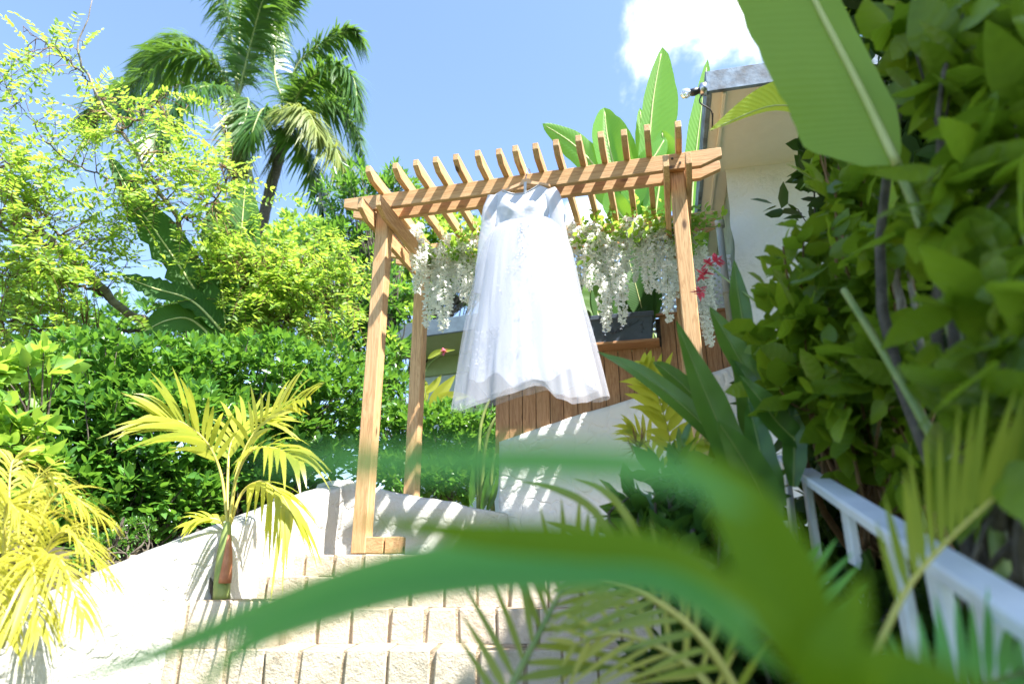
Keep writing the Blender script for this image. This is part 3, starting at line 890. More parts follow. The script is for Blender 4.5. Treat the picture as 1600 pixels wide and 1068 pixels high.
def skirt(zhem, whem, dhem, amp, nf, ph, top_w=.165, seed=0, fl=1.0, cen=1.318):
    rr = np.random.RandomState(seed)
    k1 = rr.uniform(0, 6.3, 6)
    def fn(u, v):
        th = 2 * math.pi * u
        e = v ** .92
        # left and right silhouettes widen differently
        x = math.cos(th); y = math.sin(th)
        kv = (0, .05, .11, .20, .33, .54, .8, 1)
        bl = (0, .20, .32, .44, .54, .70, .88, 1); br = (0, .19, .31, .42, .51, .64, .84, 1)
        hw = top_w + ((whem[0] - top_w) * float(np.interp(v, kv, bl)) if x < 0 else (whem[1] - top_w) * float(np.interp(v, kv, br)))
        dp = .045 + (dhem - .045) * v ** .85
        fold = amp * v ** .8 * (math.sin(nf * th + k1[0] + 1.1 * math.sin(3 * th + k1[1])) + .55 * math.sin((nf * 1.7 // 1) * th + k1[2] + v * 1.5) + .3 * math.sin(29 * th + k1[3]))
        nz1 = mn.noise(Vector((3.2 * math.cos(th) + seed, 3.2 * math.sin(th), v * 1.6))); nz2 = mn.noise(Vector((7 * math.cos(th), 7 * math.sin(th) + seed, v * 2.4)))
        fold = .45 * fold + amp * (2.4 * nz1 + 1.5 * nz2) * v ** .6
        z = ZW + .012 - (ZW + .012 - zhem(x, y)) * v
        k = 1 + fold
        return L3(cen + .005 * v + hw * x * (1 + fold * .30), BD + dp * y * k + .01 * v, z)
    return fn
def hem_under(x, y): return 1.035 + .03 * math.sin(5 * x + 2 * y) + .025 * math.sin(11 * x)
def hem_tulle(x, y):
    px_ = [-1, -.72, -.4, -.1, .18, .30, .42, .62, .8, 1]
    fr = [.905, .850, .905, .935, .975, .965, .89, .850, .865, .93]
    bk = [.905, .94, .98, 1.02, 1.05, 1.05, 1.02, .98, .95, .93]
    f_ = float(np.interp(x, px_, fr)); b_ = float(np.interp(x, px_, bk))
    k = .5 - .5 * y
    return f_ * k + b_ * (1 - k)
gq = G(); gq.add(*sheet(skirt(hem_under, (.335, .40), .13, .075, 8, 0, seed=3, cen=1.315), 180, 46, True)); part('underskirt', gq, F_SATIN, dress)
gq = G(); gq.add(*sheet(skirt(hem_tulle, (.462, .475), .19, .060, 5, 0, top_w=.172, seed=5), 200, 60, True)); part('tulle_overlay', gq, F_TULLE, dress)
gq = G(); gq.add(*sheet(skirt(lambda x, y: hem_tulle(x, y) + .035, (.43, .44), .17, .070, 6, 0, top_w=.170, seed=9), 200, 50, True)); part('tulle_layer', gq, F_TULLE, dress)
gq = G()                         # lace sprigs down the middle of the skirt and along its lower border
fu = skirt(hem_under, (.345, .41), .142, .075, 8, 0, top_w=.180, seed=3, cen=1.315)
def sprig(u, v, n, size):
    c_ = np.array(fu(u, v)); e1 = nrmz(np.array(fu(u + .01, v)) - c_); e2 = nrmz(np.array(fu(u, min(1, v + .02))) - c_)
    nn = nrmz(np.cross(e1, e2)); nn = nn if nn[1] < 0 else -nn
    for k in range(n):
        an = rng.uniform(0, 6.28); rr_ = rng.uniform(0, size)
        d = e1 * math.cos(an) + e2 * math.sin(an)
        p_ = c_ + d * rr_ + nn * .004
        gq.many(np.array(LEAF_V) * np.array([1, 1.1, .15]), LEAF_F, LEAF_UV, [p_], rows(d[None] + rng.normal(0, .3, (1, 3)), nn[None]), np.array([rng.uniform(.010, .022)]), [rng.rand()])
for k in range(34):
    v = rng.uniform(.05, .72); sprig(.75 + rng.normal(0, .03) * (.4 + v), v, 9, .03)
for k in range(40):
    sprig(rng.uniform(.56, .94), rng.uniform(.72, .97), 10, .03)
part('lace_applique', gq, F_SATIN, dress, kind='stuff')

# ------------------------------------------------------------------ wisteria garlands
def strand_mesh(L, seed):
    rs = np.random.RandomState(seed)
    gq = G(); gs = G()
    n = int(L * 360)
    S = np.array([[.012 * math.sin(z * 7 + seed), .012 * math.cos(z * 6 + seed * 2), -z] for z in np.linspace(0, L, 16)])
    tube(gs, S, np.linspace(.003, .0012, 16), 4)
    pos = []; d = []; sc_ = []; outw = []
    for i in range(n):
        t = (i + rs.rand()) / n
        r = .042 * (1 - .72 * max(0, (t - .45) / .55)) * math.sqrt(rs.rand()) + .006
        if t < .1: r *= .6
        an = rs.uniform(0, 6.28); outw.append([math.cos(an), math.sin(an), .55])
        c_ = np.array([np.interp(t * L, np.linspace(0, L, 16), S[:, 0]) + r * math.cos(an), np.interp(t * L, np.linspace(0, L, 16), S[:, 1]) + r * math.sin(an), -t * L])
        for k in range(3):
            a2 = rs.uniform(0, 6.28)
            d.append([math.cos(an) * .6 + math.cos(a2), math.sin(an) * .6 + math.sin(a2), rs.uniform(-1, .5)])
            pos.append(c_); sc_.append(rs.uniform(.021, .035) * (1 - .35 * t))
    d = np.array(d)
    gq.many(np.array(LEAF_V) * np.array([1, 1.9, 2.0]), LEAF_F, LEAF_UV, np.array(pos), rows(d, nrmz(rs.normal(0, .55, d.shape) + np.repeat(np.array(outw), 3, 0))), np.array(sc_), rs.rand(len(pos)))
    return gq.mesh('blossoms', L_PET), gs.mesh('stem', M_STEMG)
STR = [strand_mesh(L, i + 1) for i, L in enumerate((.34, .46, .58, .66, .54))]
ORD = 'first second third fourth fifth sixth seventh eighth ninth tenth eleventh twelfth thirteenth fourteenth fifteenth sixteenth seventeenth eighteenth nineteenth twentieth'.split()
SEEN = {}
def strand(px, py, b, k, sc_, label, group):
    if '%s' in label:
        SEEN[label] = SEEN.get(label, -1) + 1
        label = label % ORD[SEEN[label]]
    # top at the sight line's crossing with the plane b of the pergola frame
    d = raydir(px, py); n_ = Vector((-SA, CA, 0)); o_ = Vector((X0, Y0, 0))
    kk = (n_.dot(o_) + b) / n_.dot(d); P = Vector((d.x * kk, d.y * kk, d.z * kk + EYE))
    th = thing('wisteria_strand', label, 'flower strand', tuple(P), group=group)
    M_ = Matrix.Translation(P) @ Matrix.Rotation(rng.uniform(0, 6.28), 4, 'Z') @ Matrix.Diagonal((sc_ * 1.05, sc_ * 1.05, sc_, 1))
    inst('blossoms', STR[k][0], th, M_); inst('stem', STR[k][1], th, M_)
GL = 'white wisteria strands hanging left of the dress'
GR = 'white wisteria strands hanging right of the dress'
GB = 'white wisteria strands hanging behind the dress'
GP = 'white wisteria strands by the right post'
i = 0
for px in np.arange(672, 745, 8.5):
    strand(px, 372 + rng.uniform(-14, 22), .70 + rng.uniform(-.06, .06), [3, 2, 4, 1][i % 4], rng.uniform(.85, 1.05), '%s white wisteria strand from the left post towards the dress', GL); i += 1
strand(697, 440, .66, 0, 1.15, 'short white wisteria strand dangling lowest in front of the green soffit', GL)
for px in (760, 785, 812, 842, 868):
    strand(px, 385 + rng.uniform(-12, 12), .68, [2, 3, 4][i % 3], .85, '%s from left of the white wisteria strands behind the dress', GB); i += 1
for px in np.arange(886, 1052, 10.2):
    strand(px, 362 + rng.uniform(-18, 26) - (px - 886) * .10, .70 + rng.uniform(-.07, .05), [3, 2, 4, 1, 2][i % 5], rng.uniform(.8, 1.04), '%s white wisteria strand counting rightwards from the dress', GR); i += 1
for px, py in ((940, 428), (968, 418), (1040, 410)):
    strand(px, py, .66, 1, .95, '%s from left of the thin strand tips dangling over the dark planter', GR)
for px, py in ((1090, 362), (1097, 385), (1104, 408), (1088, 400), (1100, 430), (1094, 440)):
    strand(px, py, .74, [2, 4, 3][i % 3], .8, '%s white wisteria strand going down beside the right front post', GP); i += 1
for px, py, b in ((652, 352, .5), (658, 372, .52), (655, 395, .55)):
    strand(px, py, b, 0, 1.0, '%s white wisteria strand going back along the left side boards', 'white wisteria strands at the left side boards')

garl = thing('vine_garland', 'leafy green vine garland running along the rear beam', 'garland', tuple(loc(1.3, .75, 2.35)))
gq = G(); gs = G()
segs = [(.30, .98), (1.55, 2.35), (2.36, 2.56)]
pos = []; d = []
for a0, a1 in segs:
    for k in range(int((a1 - a0) * 100)):
        a = rng.uniform(a0, a1)
        zz = 2.37 + rng.normal(0, .085) - .05 * math.sin(a * 9)
        c_ = L3(a, .68 + rng.normal(0, .05), zz)
        for j in range(5):
            pos.append(c_ + rng.normal(0, .022, 3)); d.append(rng.normal(0, 1, 3) + np.array([0, -.4, -.2]))
    tube(gs, catmull([L3(a, .73 + .02 * math.sin(a * 30), 2.37 + .03 * math.sin(a * 17)) for a in np.linspace(a0, a1, 9)], 40), .005, 5)
pos = np.array(pos); d = np.array(d)
gq.many(np.array(LEAF_V) * np.array([1, 1.5, 1]), LEAF_F, LEAF_UV, pos, rows(d, nrmz(rng.normal(0, .6, d.shape) + np.array([.1, -.6, .8]))), rng.uniform(.038, .068, len(pos)), rng.rand(len(pos)))
part('leaves', gq, L_VINE, garl); part('vine', gs, M_STEMG, garl)

# ------------------------------------------------------------------ houses
YH = math.radians(-12.5); hx = Vector((math.cos(YH), math.sin(YH), 0)); hy = Vector((-math.sin(YH), math.cos(YH), 0))
oc = at(1105, 143, 3.6)                       # outer lower corner of the eave
house = thing('house', 'white stuccoed house with beige eave above the right plants', 'house', (oc.x + .5, 4.6, 0))
wcx = at(1132, 264, 4.52)
def slab(name, o, l, d, h, mat, parent, bev=.004):
    gq = G(); box(gq, o + hx * l / 2 + hy * d / 2 + UPV * h / 2, hx * l / 2, hy * d / 2, UPV * h / 2)
    ob = part(name, gq, mat, parent, smooth=False)
    if bev: bevel_mesh(ob.data, bev)
    return ob
slab('soffit', oc + hx * .03 + hy * .03 + UPV * .01, 7, 6, .08, M_SOFFIT, house)
fs = slab('fascia', oc, 7.1, .03, .165, M_FASCIA, house)
slab('fascia', oc + hy * .032, .03, 6, .165, M_FASCIA, house)
slab('roof', oc + hx * .05 + hy * .05 + UPV * .09, 7, 6, .09, M_FASCIA, house)
tri = slab('trim_strip', oc + hx * .10 + hy * .034 - UPV * .012, .025, 5.5, .022, M_SOFFIT, house)
# front wall, lumpy
gq = G(); wo = Vector((wcx.x, wcx.y, 0)); nW, nH = 50, 50
V = []
for i in range(nW + 1):
    for j in range(nH + 1):
        p = wo + hx * (5.0 * (i / nW) ** 1.5) + UPV * (.3 + (oc.z + .012 - .3) * j / nH)
        d = .016 * mn.noise(p * 4) + .010 * mn.noise(p * 11)
        if i == 0: p = p + hx * (.02 * mn.noise(p * 5))
        V.append(p - hy * d)
gq.add(V, [[i * (nH + 1) + j, (i + 1) * (nH + 1) + j, (i + 1) * (nH + 1) + j + 1, i * (nH + 1) + j + 1] for i in range(nW) for j in range(nH)])
part('wall', gq, M_HOUSE, house)
slab('side_wall', wo + hx * .035 + hy * .012 + UPV * .3, .22, 5, oc.z - .3 + .011, M_SIDE, house)
gq = G(); pb = wo - hx * .06 + hy * .25
tube(gq, [pb + UPV * z for z in (oc.z - .35, oc.z - .9, oc.z - 1.8)], .028, 10)
pipe = part('drain_pipe', gq, M_PIPE, house)
gq = G(); tube(gq, [pb + UPV * (oc.z - .36), pb + UPV * (oc.z - .30)], .045, 10); part('pipe_collar', gq, M_PIPE, pipe)
gq = G(); tube(gq, [pb + UPV * (oc.z - .95), pb + UPV * (oc.z - .92)], .034, 10)
part('pipe_collar', gq, M_PIPE, pipe)
fl = thing('flood_light', 'small outdoor bulb lamp fixed to the eave corner', 'lamp', tuple(at(1102, 152, 3.58)))
c0 = oc + hx * (-.004) - hy * .0 + UPV * .02
gq = G(); tube(gq, [c0 + UPV * .0, c0 - hx * .035, c0 - hx * .045], [.045, .045, .03], 12); part('base', gq, M_METAL, fl)
gq = G(); tube(gq, [c0 - hx * .046, c0 - hx * .08 - UPV * .01, c0 - hx * .10 - UPV * .012], [.022, .026, .024], 10); part('socket', gq, M_BLACK, fl)
gq = G(); tube(gq, [c0 - hx * .10 - UPV * .012, c0 - hx * .125 - UPV * .012, c0 - hx * .155 - UPV * .012, c0 - hx * .172 - UPV * .012], [.02, .034, .032, .008], 12); part('bulb', gq, M_GLASS, fl)
gq = G(); tube(gq, catmull([c0 - hx * .03 - UPV * .03, c0 - hx * .05 - UPV * .10, c0 + hx * .02 - UPV * .16 + hy * .03, c0 + hx * .02 - UPV * .24 + hy * .12, c0 + hx * .05 - UPV * .05 + hy * .2], 20), .005, 5); part('cable', gq, M_BLACK, fl)

# far house at the left
oh = at(640, 528, 8.4)
h2 = thing('house', 'green soffited neighbouring house behind the rear left post', 'house', (oh.x + 1.5, 9.5, 0))
hx0, hy0 = hx, hy
YH2 = math.radians(-21); hx = Vector((math.cos(YH2), math.sin(YH2), 0)); hy = Vector((-math.sin(YH2), math.cos(YH2), 0))
oh = oh - hx * .5
slab('fascia', oh, 3.6, .04, .22, M_FASCIA2, h2)
slab('soffit', oh + hy * .04 + UPV * .01, 3.6, 3, .06, M_SOFFIT_G, h2)
slab('roof', oh + hx * .02 + hy * .042 + UPV * .07, 3.55, 3, .14, M_FASCIA2, h2)
ww = oh + hy * .9
slab('beam', ww + UPV * (-.26), 3.5, .2, .268, M_SOFFIT_G, h2)
w2 = slab('wall', Vector((ww.x, ww.y + .06, 0)), 3.5, .2, oh.z - .262, M_SHUT, h2)
wp = slab('window', Vector((ww.x, ww.y, 0)) + hx * .92 + UPV * (oh.z - 1.75) + hy * .03, 1.6, .05, 1.48, M_DARK, h2)
for k in range(9):
    slab('louvre', Vector((ww.x, ww.y, 0)) + hx * .94 + UPV * (oh.z - 1.72 + k * .155) + hy * .0, 1.55, .02, .02, M_DARK, wp, 0)
sh = slab('shutter', Vector((ww.x, ww.y, 0)) + hx * .16 + UPV * (oh.z - 1.9) - hy * .02, .72, .05, 1.45, M_SHUT, h2)
hx, hy = hx0, hy0

# ------------------------------------------------------------------ vegetation helpers
def ellipsoid_shrub(name, label, cat, blobs, leaf, n, mat, mstem=M_BARK_D, base=None, whorl=7, aspect=1.0, depth=.45, fill=.5, group=None, part_leaves=0, droop=.25, upb=.5, loose=0.0, stems=26):
    """blobs: (px, py, rx_px, ry_px, Y, depth_m). Leaves sit in whorls over and inside the lumps."""
    C = []; 
    for (px, py, rx, ry, Y, dm) in blobs:
        c_ = at(px, py, Y); C.append((np.array(c_), np.array([msize(rx, c_), dm, msize(ry, c_)])))
    if base is None:
        b_ = min(C, key=lambda q: q[0][2]); base = (b_[0][0], b_[0][1] + .1, max(.3, b_[0][2] - b_[1][2] - .3))
    th = thing(name, label, cat, tuple(base), group=group)
    vol = np.array([c[1][0] * c[1][2] for c in C]); cnt = (vol / vol.sum() * n / whorl).astype(int) + 1
    pos = []; dr = []; sc_ = []; gs = G(); tints = []
    for (c_, r_), k in zip(C, cnt):
        v = nrmz(rng.normal(0, 1, (k, 3)))
        v[:, 1] = np.where(v[:, 1] > .35, -v[:, 1], v[:, 1])
        lump = 1 + .13 * np.sin(v[:, 0] * 5 + c_[0] * 3) + .12 * np.sin(v[:, 2] * 6 + c_[1]) + .09 * np.sin(v[:, 0] * 11 + v[:, 2] * 9)
        rad = np.where(rng.rand(k) < fill, rng.uniform(.45, .95, k), rng.uniform(.92, 1.10, k)) * lump
        p = c_ + v * r_ * rad[:, None]
        ax_ = nrmz(v / r_ * r_.mean() + np.array([0, -.15, upb]) + rng.normal(0, .35, (k, 3)))
        for i in range(k):
            e1 = nrmz(np.cross(ax_[i], rng.normal(0, 1, 3))); e2 = np.cross(ax_[i], e1)
            tt = rng.rand()
            for j in range(whorl):
                an = j * 2.4 + rng.uniform(-.3, .3); op = .35 + .75 * j / whorl
                d_ = ax_[i] * math.cos(op) + (e1 * math.cos(an) + e2 * math.sin(an)) * math.sin(op)
                d_ = d_ + np.array([0, 0, -droop * rng.rand()])
                d_ = d_ + rng.normal(0, loose + 1e-6, 3)
                pos.append(p[i] - ax_[i] * leaf * (.5 + 1.6 * loose) * (j / whorl)); dr.append(d_); sc_.append(leaf * rng.uniform(.65 - .25 * loose, 1.15 + .3 * loose)); tints.append(.6 * tt + .4 * rng.rand())
        for i in range(0, k, max(1, k // stems)):
            b0 = np.array(base) + (c_ - np.array(base)) * .45
            tube(gs, catmull([b0 + rng.normal(0, .04, 3), (b0 + p[i]) / 2 + rng.normal(0, .06, 3), p[i]], 8), np.linspace(.010, .003, 9), 4)
    b0 = np.array(base)
    for c_, r_ in C:
        tube(gs, catmull([b0, b0 * .5 + c_ * .5 + rng.normal(0, .05, 3), c_], 8), np.linspace(.016, .008, 9), 6)
    pos = np.array(pos); dr = np.array(dr); sc_ = np.array(sc_); tints = np.array(tints)
    upv = nrmz(rng.normal(0, .45 + loose, dr.shape) + np.array([.15, -.25, 1.0]))
    R = rows(dr, upv)
    TV = np.array(LEAF_V) * np.array([1, aspect, 1])
    if part_leaves:
        order = np.argsort(pos[:, 1] - .4 * sc_)[:part_leaves]
        keep = np.ones(len(pos), bool); keep[order] = False
        mes = [hi_leaf(aspect * .36 * k, mat) for k in (.85, 1.0, 1.2)]
        for i in order:
            M_ = Matrix.Identity(4)
            for r in range(3):
                for cc in range(3): M_[r][cc] = R[i][cc][r] * sc_[i]
                M_[r][3] = pos[i][r]
            inst('leaf', mes[i % 3], th, M_)
        pos, R, sc_, tints = pos[keep], R[keep], sc_[keep], tints[keep]
    if len(pos):
        gq = G(); gq.many(TV, LEAF_F, LEAF_UV, pos, R, sc_, tints)
        part('foliage', gq, mat, th, kind='stuff' if part_leaves else None)
    part('stems', gs, mstem, th)
    return th

# ------------------------------------------------------------------ queen palms
def palm(label, base, crown, trunk_pts, rt, fr, dead, group='queen palms against the sky'):
    b_ = at(*base); c_ = at(*crown)
    th = thing('palm_tree', label, 'palm tree', tuple(b_), group=group)
    gq = G(); P = catmull([b_] + [at(*q) for q in trunk_pts] + [c_], 40)
    rad = np.interp(np.linspace(0, 1, 41), [0, .75, .92, 1], [rt * 1.1, rt, rt * .9, rt * .6]) * (1 + .04 * np.sin(np.arange(41) * 2.3))
    tube(gq, P, rad, 14); part('trunk', gq, M_BARK_D, th)
    for e in fr:
        pts, L = e[0], e[1]; op = e[2] if len(e) > 2 else {}
        PP = [c_] + [at(px, py, crown[2] + dy) for px, py, dy in pts]
        Lm = msize(L, c_)
        kw = dict(ang=62, vee=.05, droop=.75, start=.10, jit=.16, plumose=.35, r=.035, nseg=5, taper=.4); kw.update(op)
        mat = kw.pop('mat', L_PALM); nn = kw.pop('n', 150)
        frond(th, PP, Lm, .068, nn, mat, M_STEMG, **kw)
    for pts, L in dead:
        PP = [c_ - Vector((0, 0, .35))] + [at(px, py, crown[2] + dy) for px, py, dy in pts]
        frond(th, PP, msize(L, c_), .04, 45, L_PALMY, M_BARK, ang=38, vee=0, droop=.9, start=.15, jit=.2, plumose=.4, r=.03)
    return th
palm('tall queen palm with the upright crown, left one of the pair', (388, 560, 14), (370, 158, 14), [(384, 420, 14), (376, 290, 14)], .17,
     [([(362, 56, 0), (340, -24, -.3), (318, -74, -.6)], 62), ([(374, 56, .2), (376, -34, .4), (372, -114, .6)], 60), ([(392, 66, -.4), (412, -4, -.9), (440, -64, -1.2)], 62),
      ([(400, 86, .3), (440, 26, .4), (470, -24, .2)], 58), ([(330, 96, -.3), (270, 86, -.5), (215, 126, -.8), (190, 176, -1)], 62), ([(320, 116, .5), (240, 126, .9), (170, 156, 1), (140, 191, 1)], 60),
      ([(340, 136, -1), (290, 146, -1.8), (255, 191, -2.2), (245, 236, -2.4)], 55), ([(350, 116, .8), (300, 61, 1.5), (250, 76, 2), (210, 116, 2.2)], 55),
      ([(372, 166, -.8), (368, 206, -1.0), (366, 256, -1.05)], 40, dict(mat=L_PALMY, n=60)), ([(388, 156, -.7), (382, 196, -1.0), (388, 241, -1)], 38, dict(n=60))],
     [([(365, 226, 0), (362, 296, 0)], 40), ([(384, 226, -.1), (392, 286, -.2)], 36)])
palm('queen palm leaning right with drooping yellowed fronds, right one of the pair', (408, 560, 13.2), (456, 186, 13.2), [(404, 415, 13.2), (412, 340, 13.2), (434, 255, 13.2)], .12,
     [([(460, 110, 0), (500, 70, .1), (545, 50, .2), (565, 65, .2)], 48), ([(470, 140, -.4), (515, 105, -.8), (550, 120, -1), (560, 175, -1.1)], 52), ([(475, 165, .3), (520, 165, .5), (556, 205, .6), (572, 270, .6)], 55),
      ([(465, 180, -.8), (500, 195, -1.3), (530, 245, -1.6), (540, 290, -1.6)], 55, dict(mat=L_PALMY)), ([(455, 150, .8), (485, 120, 1.4), (520, 130, 1.8), (545, 160, 2)], 48),
      ([(430, 120, .4), (432, 50, .9), (440, 0, 1.3)], 50), ([(450, 205, -.6), (475, 235, -1), (498, 290, -1.2), (505, 345, -1.2)], 42), ([(415, 170, -.5), (400, 190, -.9), (388, 230, -1)], 40, dict(n=60)),
      ([(452, 175, -1.0), (480, 175, -1.8), (498, 210, -2.1)], 46, dict(mat=L_PALMY))],
     [([(430, 230, 0), (424, 300, 0)], 34)])

# ------------------------------------------------------------------ feathery tree, upper left
ft = thing('feathery_tree', 'feathery yellow-green tree with arching grey limbs at upper left', 'tree', tuple(at(330, 640, 6.2)))
LIMBS = [([(330, 640, 6.2), (250, 520, 6.0), (190, 480, 5.8), (110, 400, 5.5), (50, 345, 5.3), (-30, 260, 5.0)], .052, .022),
         ([(305, 600, 6.1), (290, 470, 5.9), (278, 350, 5.7), (240, 285, 5.5), (190, 205, 5.3), (142, 130, 5.2), (122, 70, 5.1), (150, -5, 5.0)], .032, .004),
         ([(110, 400, 5.5), (70, 380, 5.3), (20, 360, 5.1), (-40, 350, 5.0)], .022, .008), ([(190, 480, 5.8), (120, 445, 5.6), (40, 432, 5.4), (-30, 430, 5.2)], .018, .006),
         ([(250, 520, 6.0), (180, 515, 5.7), (90, 520, 5.5), (0, 500, 5.3)], .018, .006), ([(310, 560, 6.1), (340, 480, 6.0), (400, 440, 6.0), (480, 415, 6.1), (545, 400, 6.2)], .02, .004),
         ([(320, 600, 6.2), (390, 530, 6.1), (460, 490, 6.1), (545, 455, 6.2)], .018, .004), ([(278, 350, 5.7), (310, 330, 5.6), (345, 300, 5.5), (365, 235, 5.4)], .014, .003),
         ([(240, 285, 5.5), (160, 275, 5.4), (80, 230, 5.3), (5, 130, 5.2)], .012, .003), ([(190, 205, 5.3), (240, 165, 5.2), (285, 125, 5.2)], .010, .003),
         ([(142, 130, 5.2), (90, 80, 5.1), (35, 45, 5.1)], .009, .003), ([(110, 400, 5.5), (60, 320, 5.4), (20, 270, 5.3), (-20, 210, 5.2)], .014, .004)]
limb_pts = []
for P, r0, r1 in LIMBS:
    S = catmull([at(*q) for q in P], 30); gq = G()
    S = S + rng.normal(0, .012, S.shape)
    tube(gq, S, np.linspace(r0, r1, 31), 7); part('limb', gq, M_BARK if r0 > .03 else M_BARK_D, ft); limb_pts.append(S)
LP = np.concatenate(limb_pts)
def twig_cloud(regs, leaf, mat, th, sag=.25, pairs=9, tw=.42):
    gq = G(); gs = G(); pos = []; dr = []; sc_ = []; tints = []
    for (px, py, rx, ry, Y, dm, k) in regs:
        for _ in range(int(k * (1.25 if py < 260 else 1.7))):
            u = rng.normal(0, .5, 3)
            p = np.array(at(px + u[0] * rx, py + u[1] * ry, Y + u[2] * dm))
            j = np.argmin(((LP - p) ** 2).sum(1)); q = LP[j]
            dist = np.linalg.norm(p - q)
            out_ = nrmz(p - q + rng.normal(0, .1, 3) + np.array([0, 0, .05]))
            if dist > .06:
                tube(gs, catmull([q, (q + p) / 2 + np.array([0, 0, .08 * dist]) + rng.normal(0, .02, 3), p], 5), np.linspace(.005, .0025, 6), 3)
            L = tw * rng.uniform(.6, 1.3)
            d0 = nrmz(out_ + rng.normal(0, .35, 3))
            S = np.array([p + d0 * L * t_ + np.array([0, 0, -sag * L * t_ * t_]) for t_ in np.linspace(0, 1, pairs + 1)])
            tube(gs, S[::3], np.linspace(.0028, .001, len(S[::3])), 3)
            T = nrmz(np.gradient(S, axis=0)); tt = rng.rand()
            upn = nrmz(np.array([0, -.25, 1]) + rng.normal(0, .35, 3))
            for i in range(1, pairs + 1):
                sd = nrmz(np.cross(T[i], upn))
                for sg in (-1, 1):
                    pos.append(S[i]); dr.append(T[i] * .55 + sd * sg + rng.normal(0, .18, 3)); sc_.append(leaf * rng.uniform(.7, 1.2)); tints.append(.5 * tt + .5 * rng.rand())
    pos = np.array(pos); dr = np.array(dr)
    gq.many(np.array(LEAF_V) * np.array([1, 1.05, .6]), LEAF_F, LEAF_UV, pos, rows(dr, nrmz(rng.normal(0, .5, dr.shape) + np.array([.1, -.35, 1]))), np.array(sc_), np.array(tints))
    part('foliage', gq, mat, th); part('twigs', gs, M_BARK_B, th)
twig_cloud([(40, 330, 60, 50, 5.2, .35, 60), (150, 210, 70, 60, 5.3, .3, 46), (90, 90, 60, 35, 5.1, .2, 20), (230, 170, 70, 40, 5.2, .25, 26), (20, 170, 30, 40, 5.2, .2, 10),
            (250, 300, 80, 60, 5.5, .35, 40), (330, 290, 50, 60, 5.4, .3, 40), (60, 430, 90, 50, 5.3, .35, 80), (130, 380, 70, 60, 5.5, .3, 40), (60, 520, 100, 40, 5.4, .35, 70),
            (350, 380, 60, 60, 5.7, .35, 45), (420, 440, 100, 45, 6.0, .3, 110), (500, 420, 70, 40, 6.1, .3, 60), (440, 500, 110, 40, 6.1, .3, 90), (320, 480, 60, 40, 6.0, .3, 40), (10, 270, 40, 40, 5.1, .3, 24)],
           .062, L_FEATH, ft)

# ------------------------------------------------------------------ traveller's palm behind it
tp_ = thing('travellers_palm', 'broad torn banana-like leaves behind the feathery tree', 'plant', tuple(at(330, 620, 5.7)))
leaf_parts(tp_, [([(345, 520, 5.7), (290, 430, 5.6), (235, 350, 5.5), (195, 300, 5.4)], 62, dict(ragged=.35)), ([(350, 520, 5.7), (300, 470, 5.5), (240, 450, 5.4), (190, 430, 5.3)], 42, dict(ragged=.4)),
                 ([(340, 500, 5.8), (270, 380, 5.8), (215, 320, 5.8), (170, 242, 5.8)], 44, dict(ragged=.1)), ([(362, 540, 5.8), (370, 440, 5.9), (378, 350, 5.9), (384, 280, 5.9)], 58, dict(ragged=.1)),
                 ([(355, 540, 5.8), (345, 440, 5.8), (340, 370, 5.8), (338, 310, 5.8)], 55, dict(ragged=.2)), ([(345, 540, 5.7), (300, 500, 5.6), (262, 500, 5.5), (220, 520, 5.4)], 60, dict(ragged=.4))],
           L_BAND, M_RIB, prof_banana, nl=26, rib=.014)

# ------------------------------------------------------------------ shrubs and trees, left and middle
ellipsoid_shrub('hedge_shrub', 'large glossy dark green shrub left of the young palm', 'shrub',
    [(190, 600, 130, 75, 5.0, .55), (140, 680, 110, 90, 4.7, .5), (260, 690, 110, 90, 4.8, .5), (110, 760, 80, 70, 4.5, .4), (300, 610, 90, 70, 5.3, .5), (210, 780, 90, 50, 4.6, .4), (290, 800, 70, 50, 4.7, .3), (120, 830, 60, 45, 4.3, .3)], .098, 13000, L_HEDGE)
ellipsoid_shrub('hedge_shrub', 'glossy green shrub between the young palm and the left front post', 'shrub',
    [(400, 590, 100, 70, 5.6, .5), (480, 640, 90, 90, 5.5, .5), (420, 700, 100, 80, 5.3, .5), (530, 620, 70, 80, 6.0, .5), (500, 730, 80, 50, 5.3, .4), (340, 760, 70, 50, 4.9, .3), (400, 740, 60, 50, 5.0, .3)], .095, 9500, L_HEDGE)
ellipsoid_shrub('hedge_shrub', 'green shrub seen between and right of the left pergola posts', 'shrub',
    [(620, 690, 80, 70, 6.6, .5), (700, 680, 75, 55, 6.5, .5), (740, 710, 50, 60, 6.4, .4), (600, 620, 50, 60, 7.0, .4), (660, 750, 90, 40, 6.2, .4)], .088, 7500, L_HEDGE)
ellipsoid_shrub('leafy_bush', 'light green big leaved bush at the left edge', 'bush',
    [(20, 600, 60, 50, 3.5, .3), (10, 700, 80, 70, 3.4, .3), (-40, 640, 70, 90, 3.5, .3), (60, 740, 45, 40, 3.4, .25)], .125, 1100, L_LIGHT, part_leaves=260, aspect=1.25)
ellipsoid_shrub('small_leaved_plant', 'tiny leaved ground plant behind the stair wall', 'plant', [(170, 850, 34, 24, 3.9, .15), (215, 835, 30, 25, 4.1, .15), (140, 880, 30, 14, 3.7, .12)], .03, 1500, L_HEDGE)
ellipsoid_shrub('mango_tree', 'dark leaved tree rising behind the left front post', 'tree',
    [(555, 310, 45, 40, 8.0, .5), (540, 390, 55, 60, 8.0, .5), (570, 470, 55, 70, 8.0, .5), (610, 380, 50, 60, 8.2, .5), (620, 300, 40, 35, 8.2, .4), (560, 540, 50, 50, 7.8, .5), (615, 480, 30, 60, 7.6, .3), (612, 560, 28, 50, 7.4, .3)], .15, 4800, L_HEDGE, aspect=.62, fill=.6)
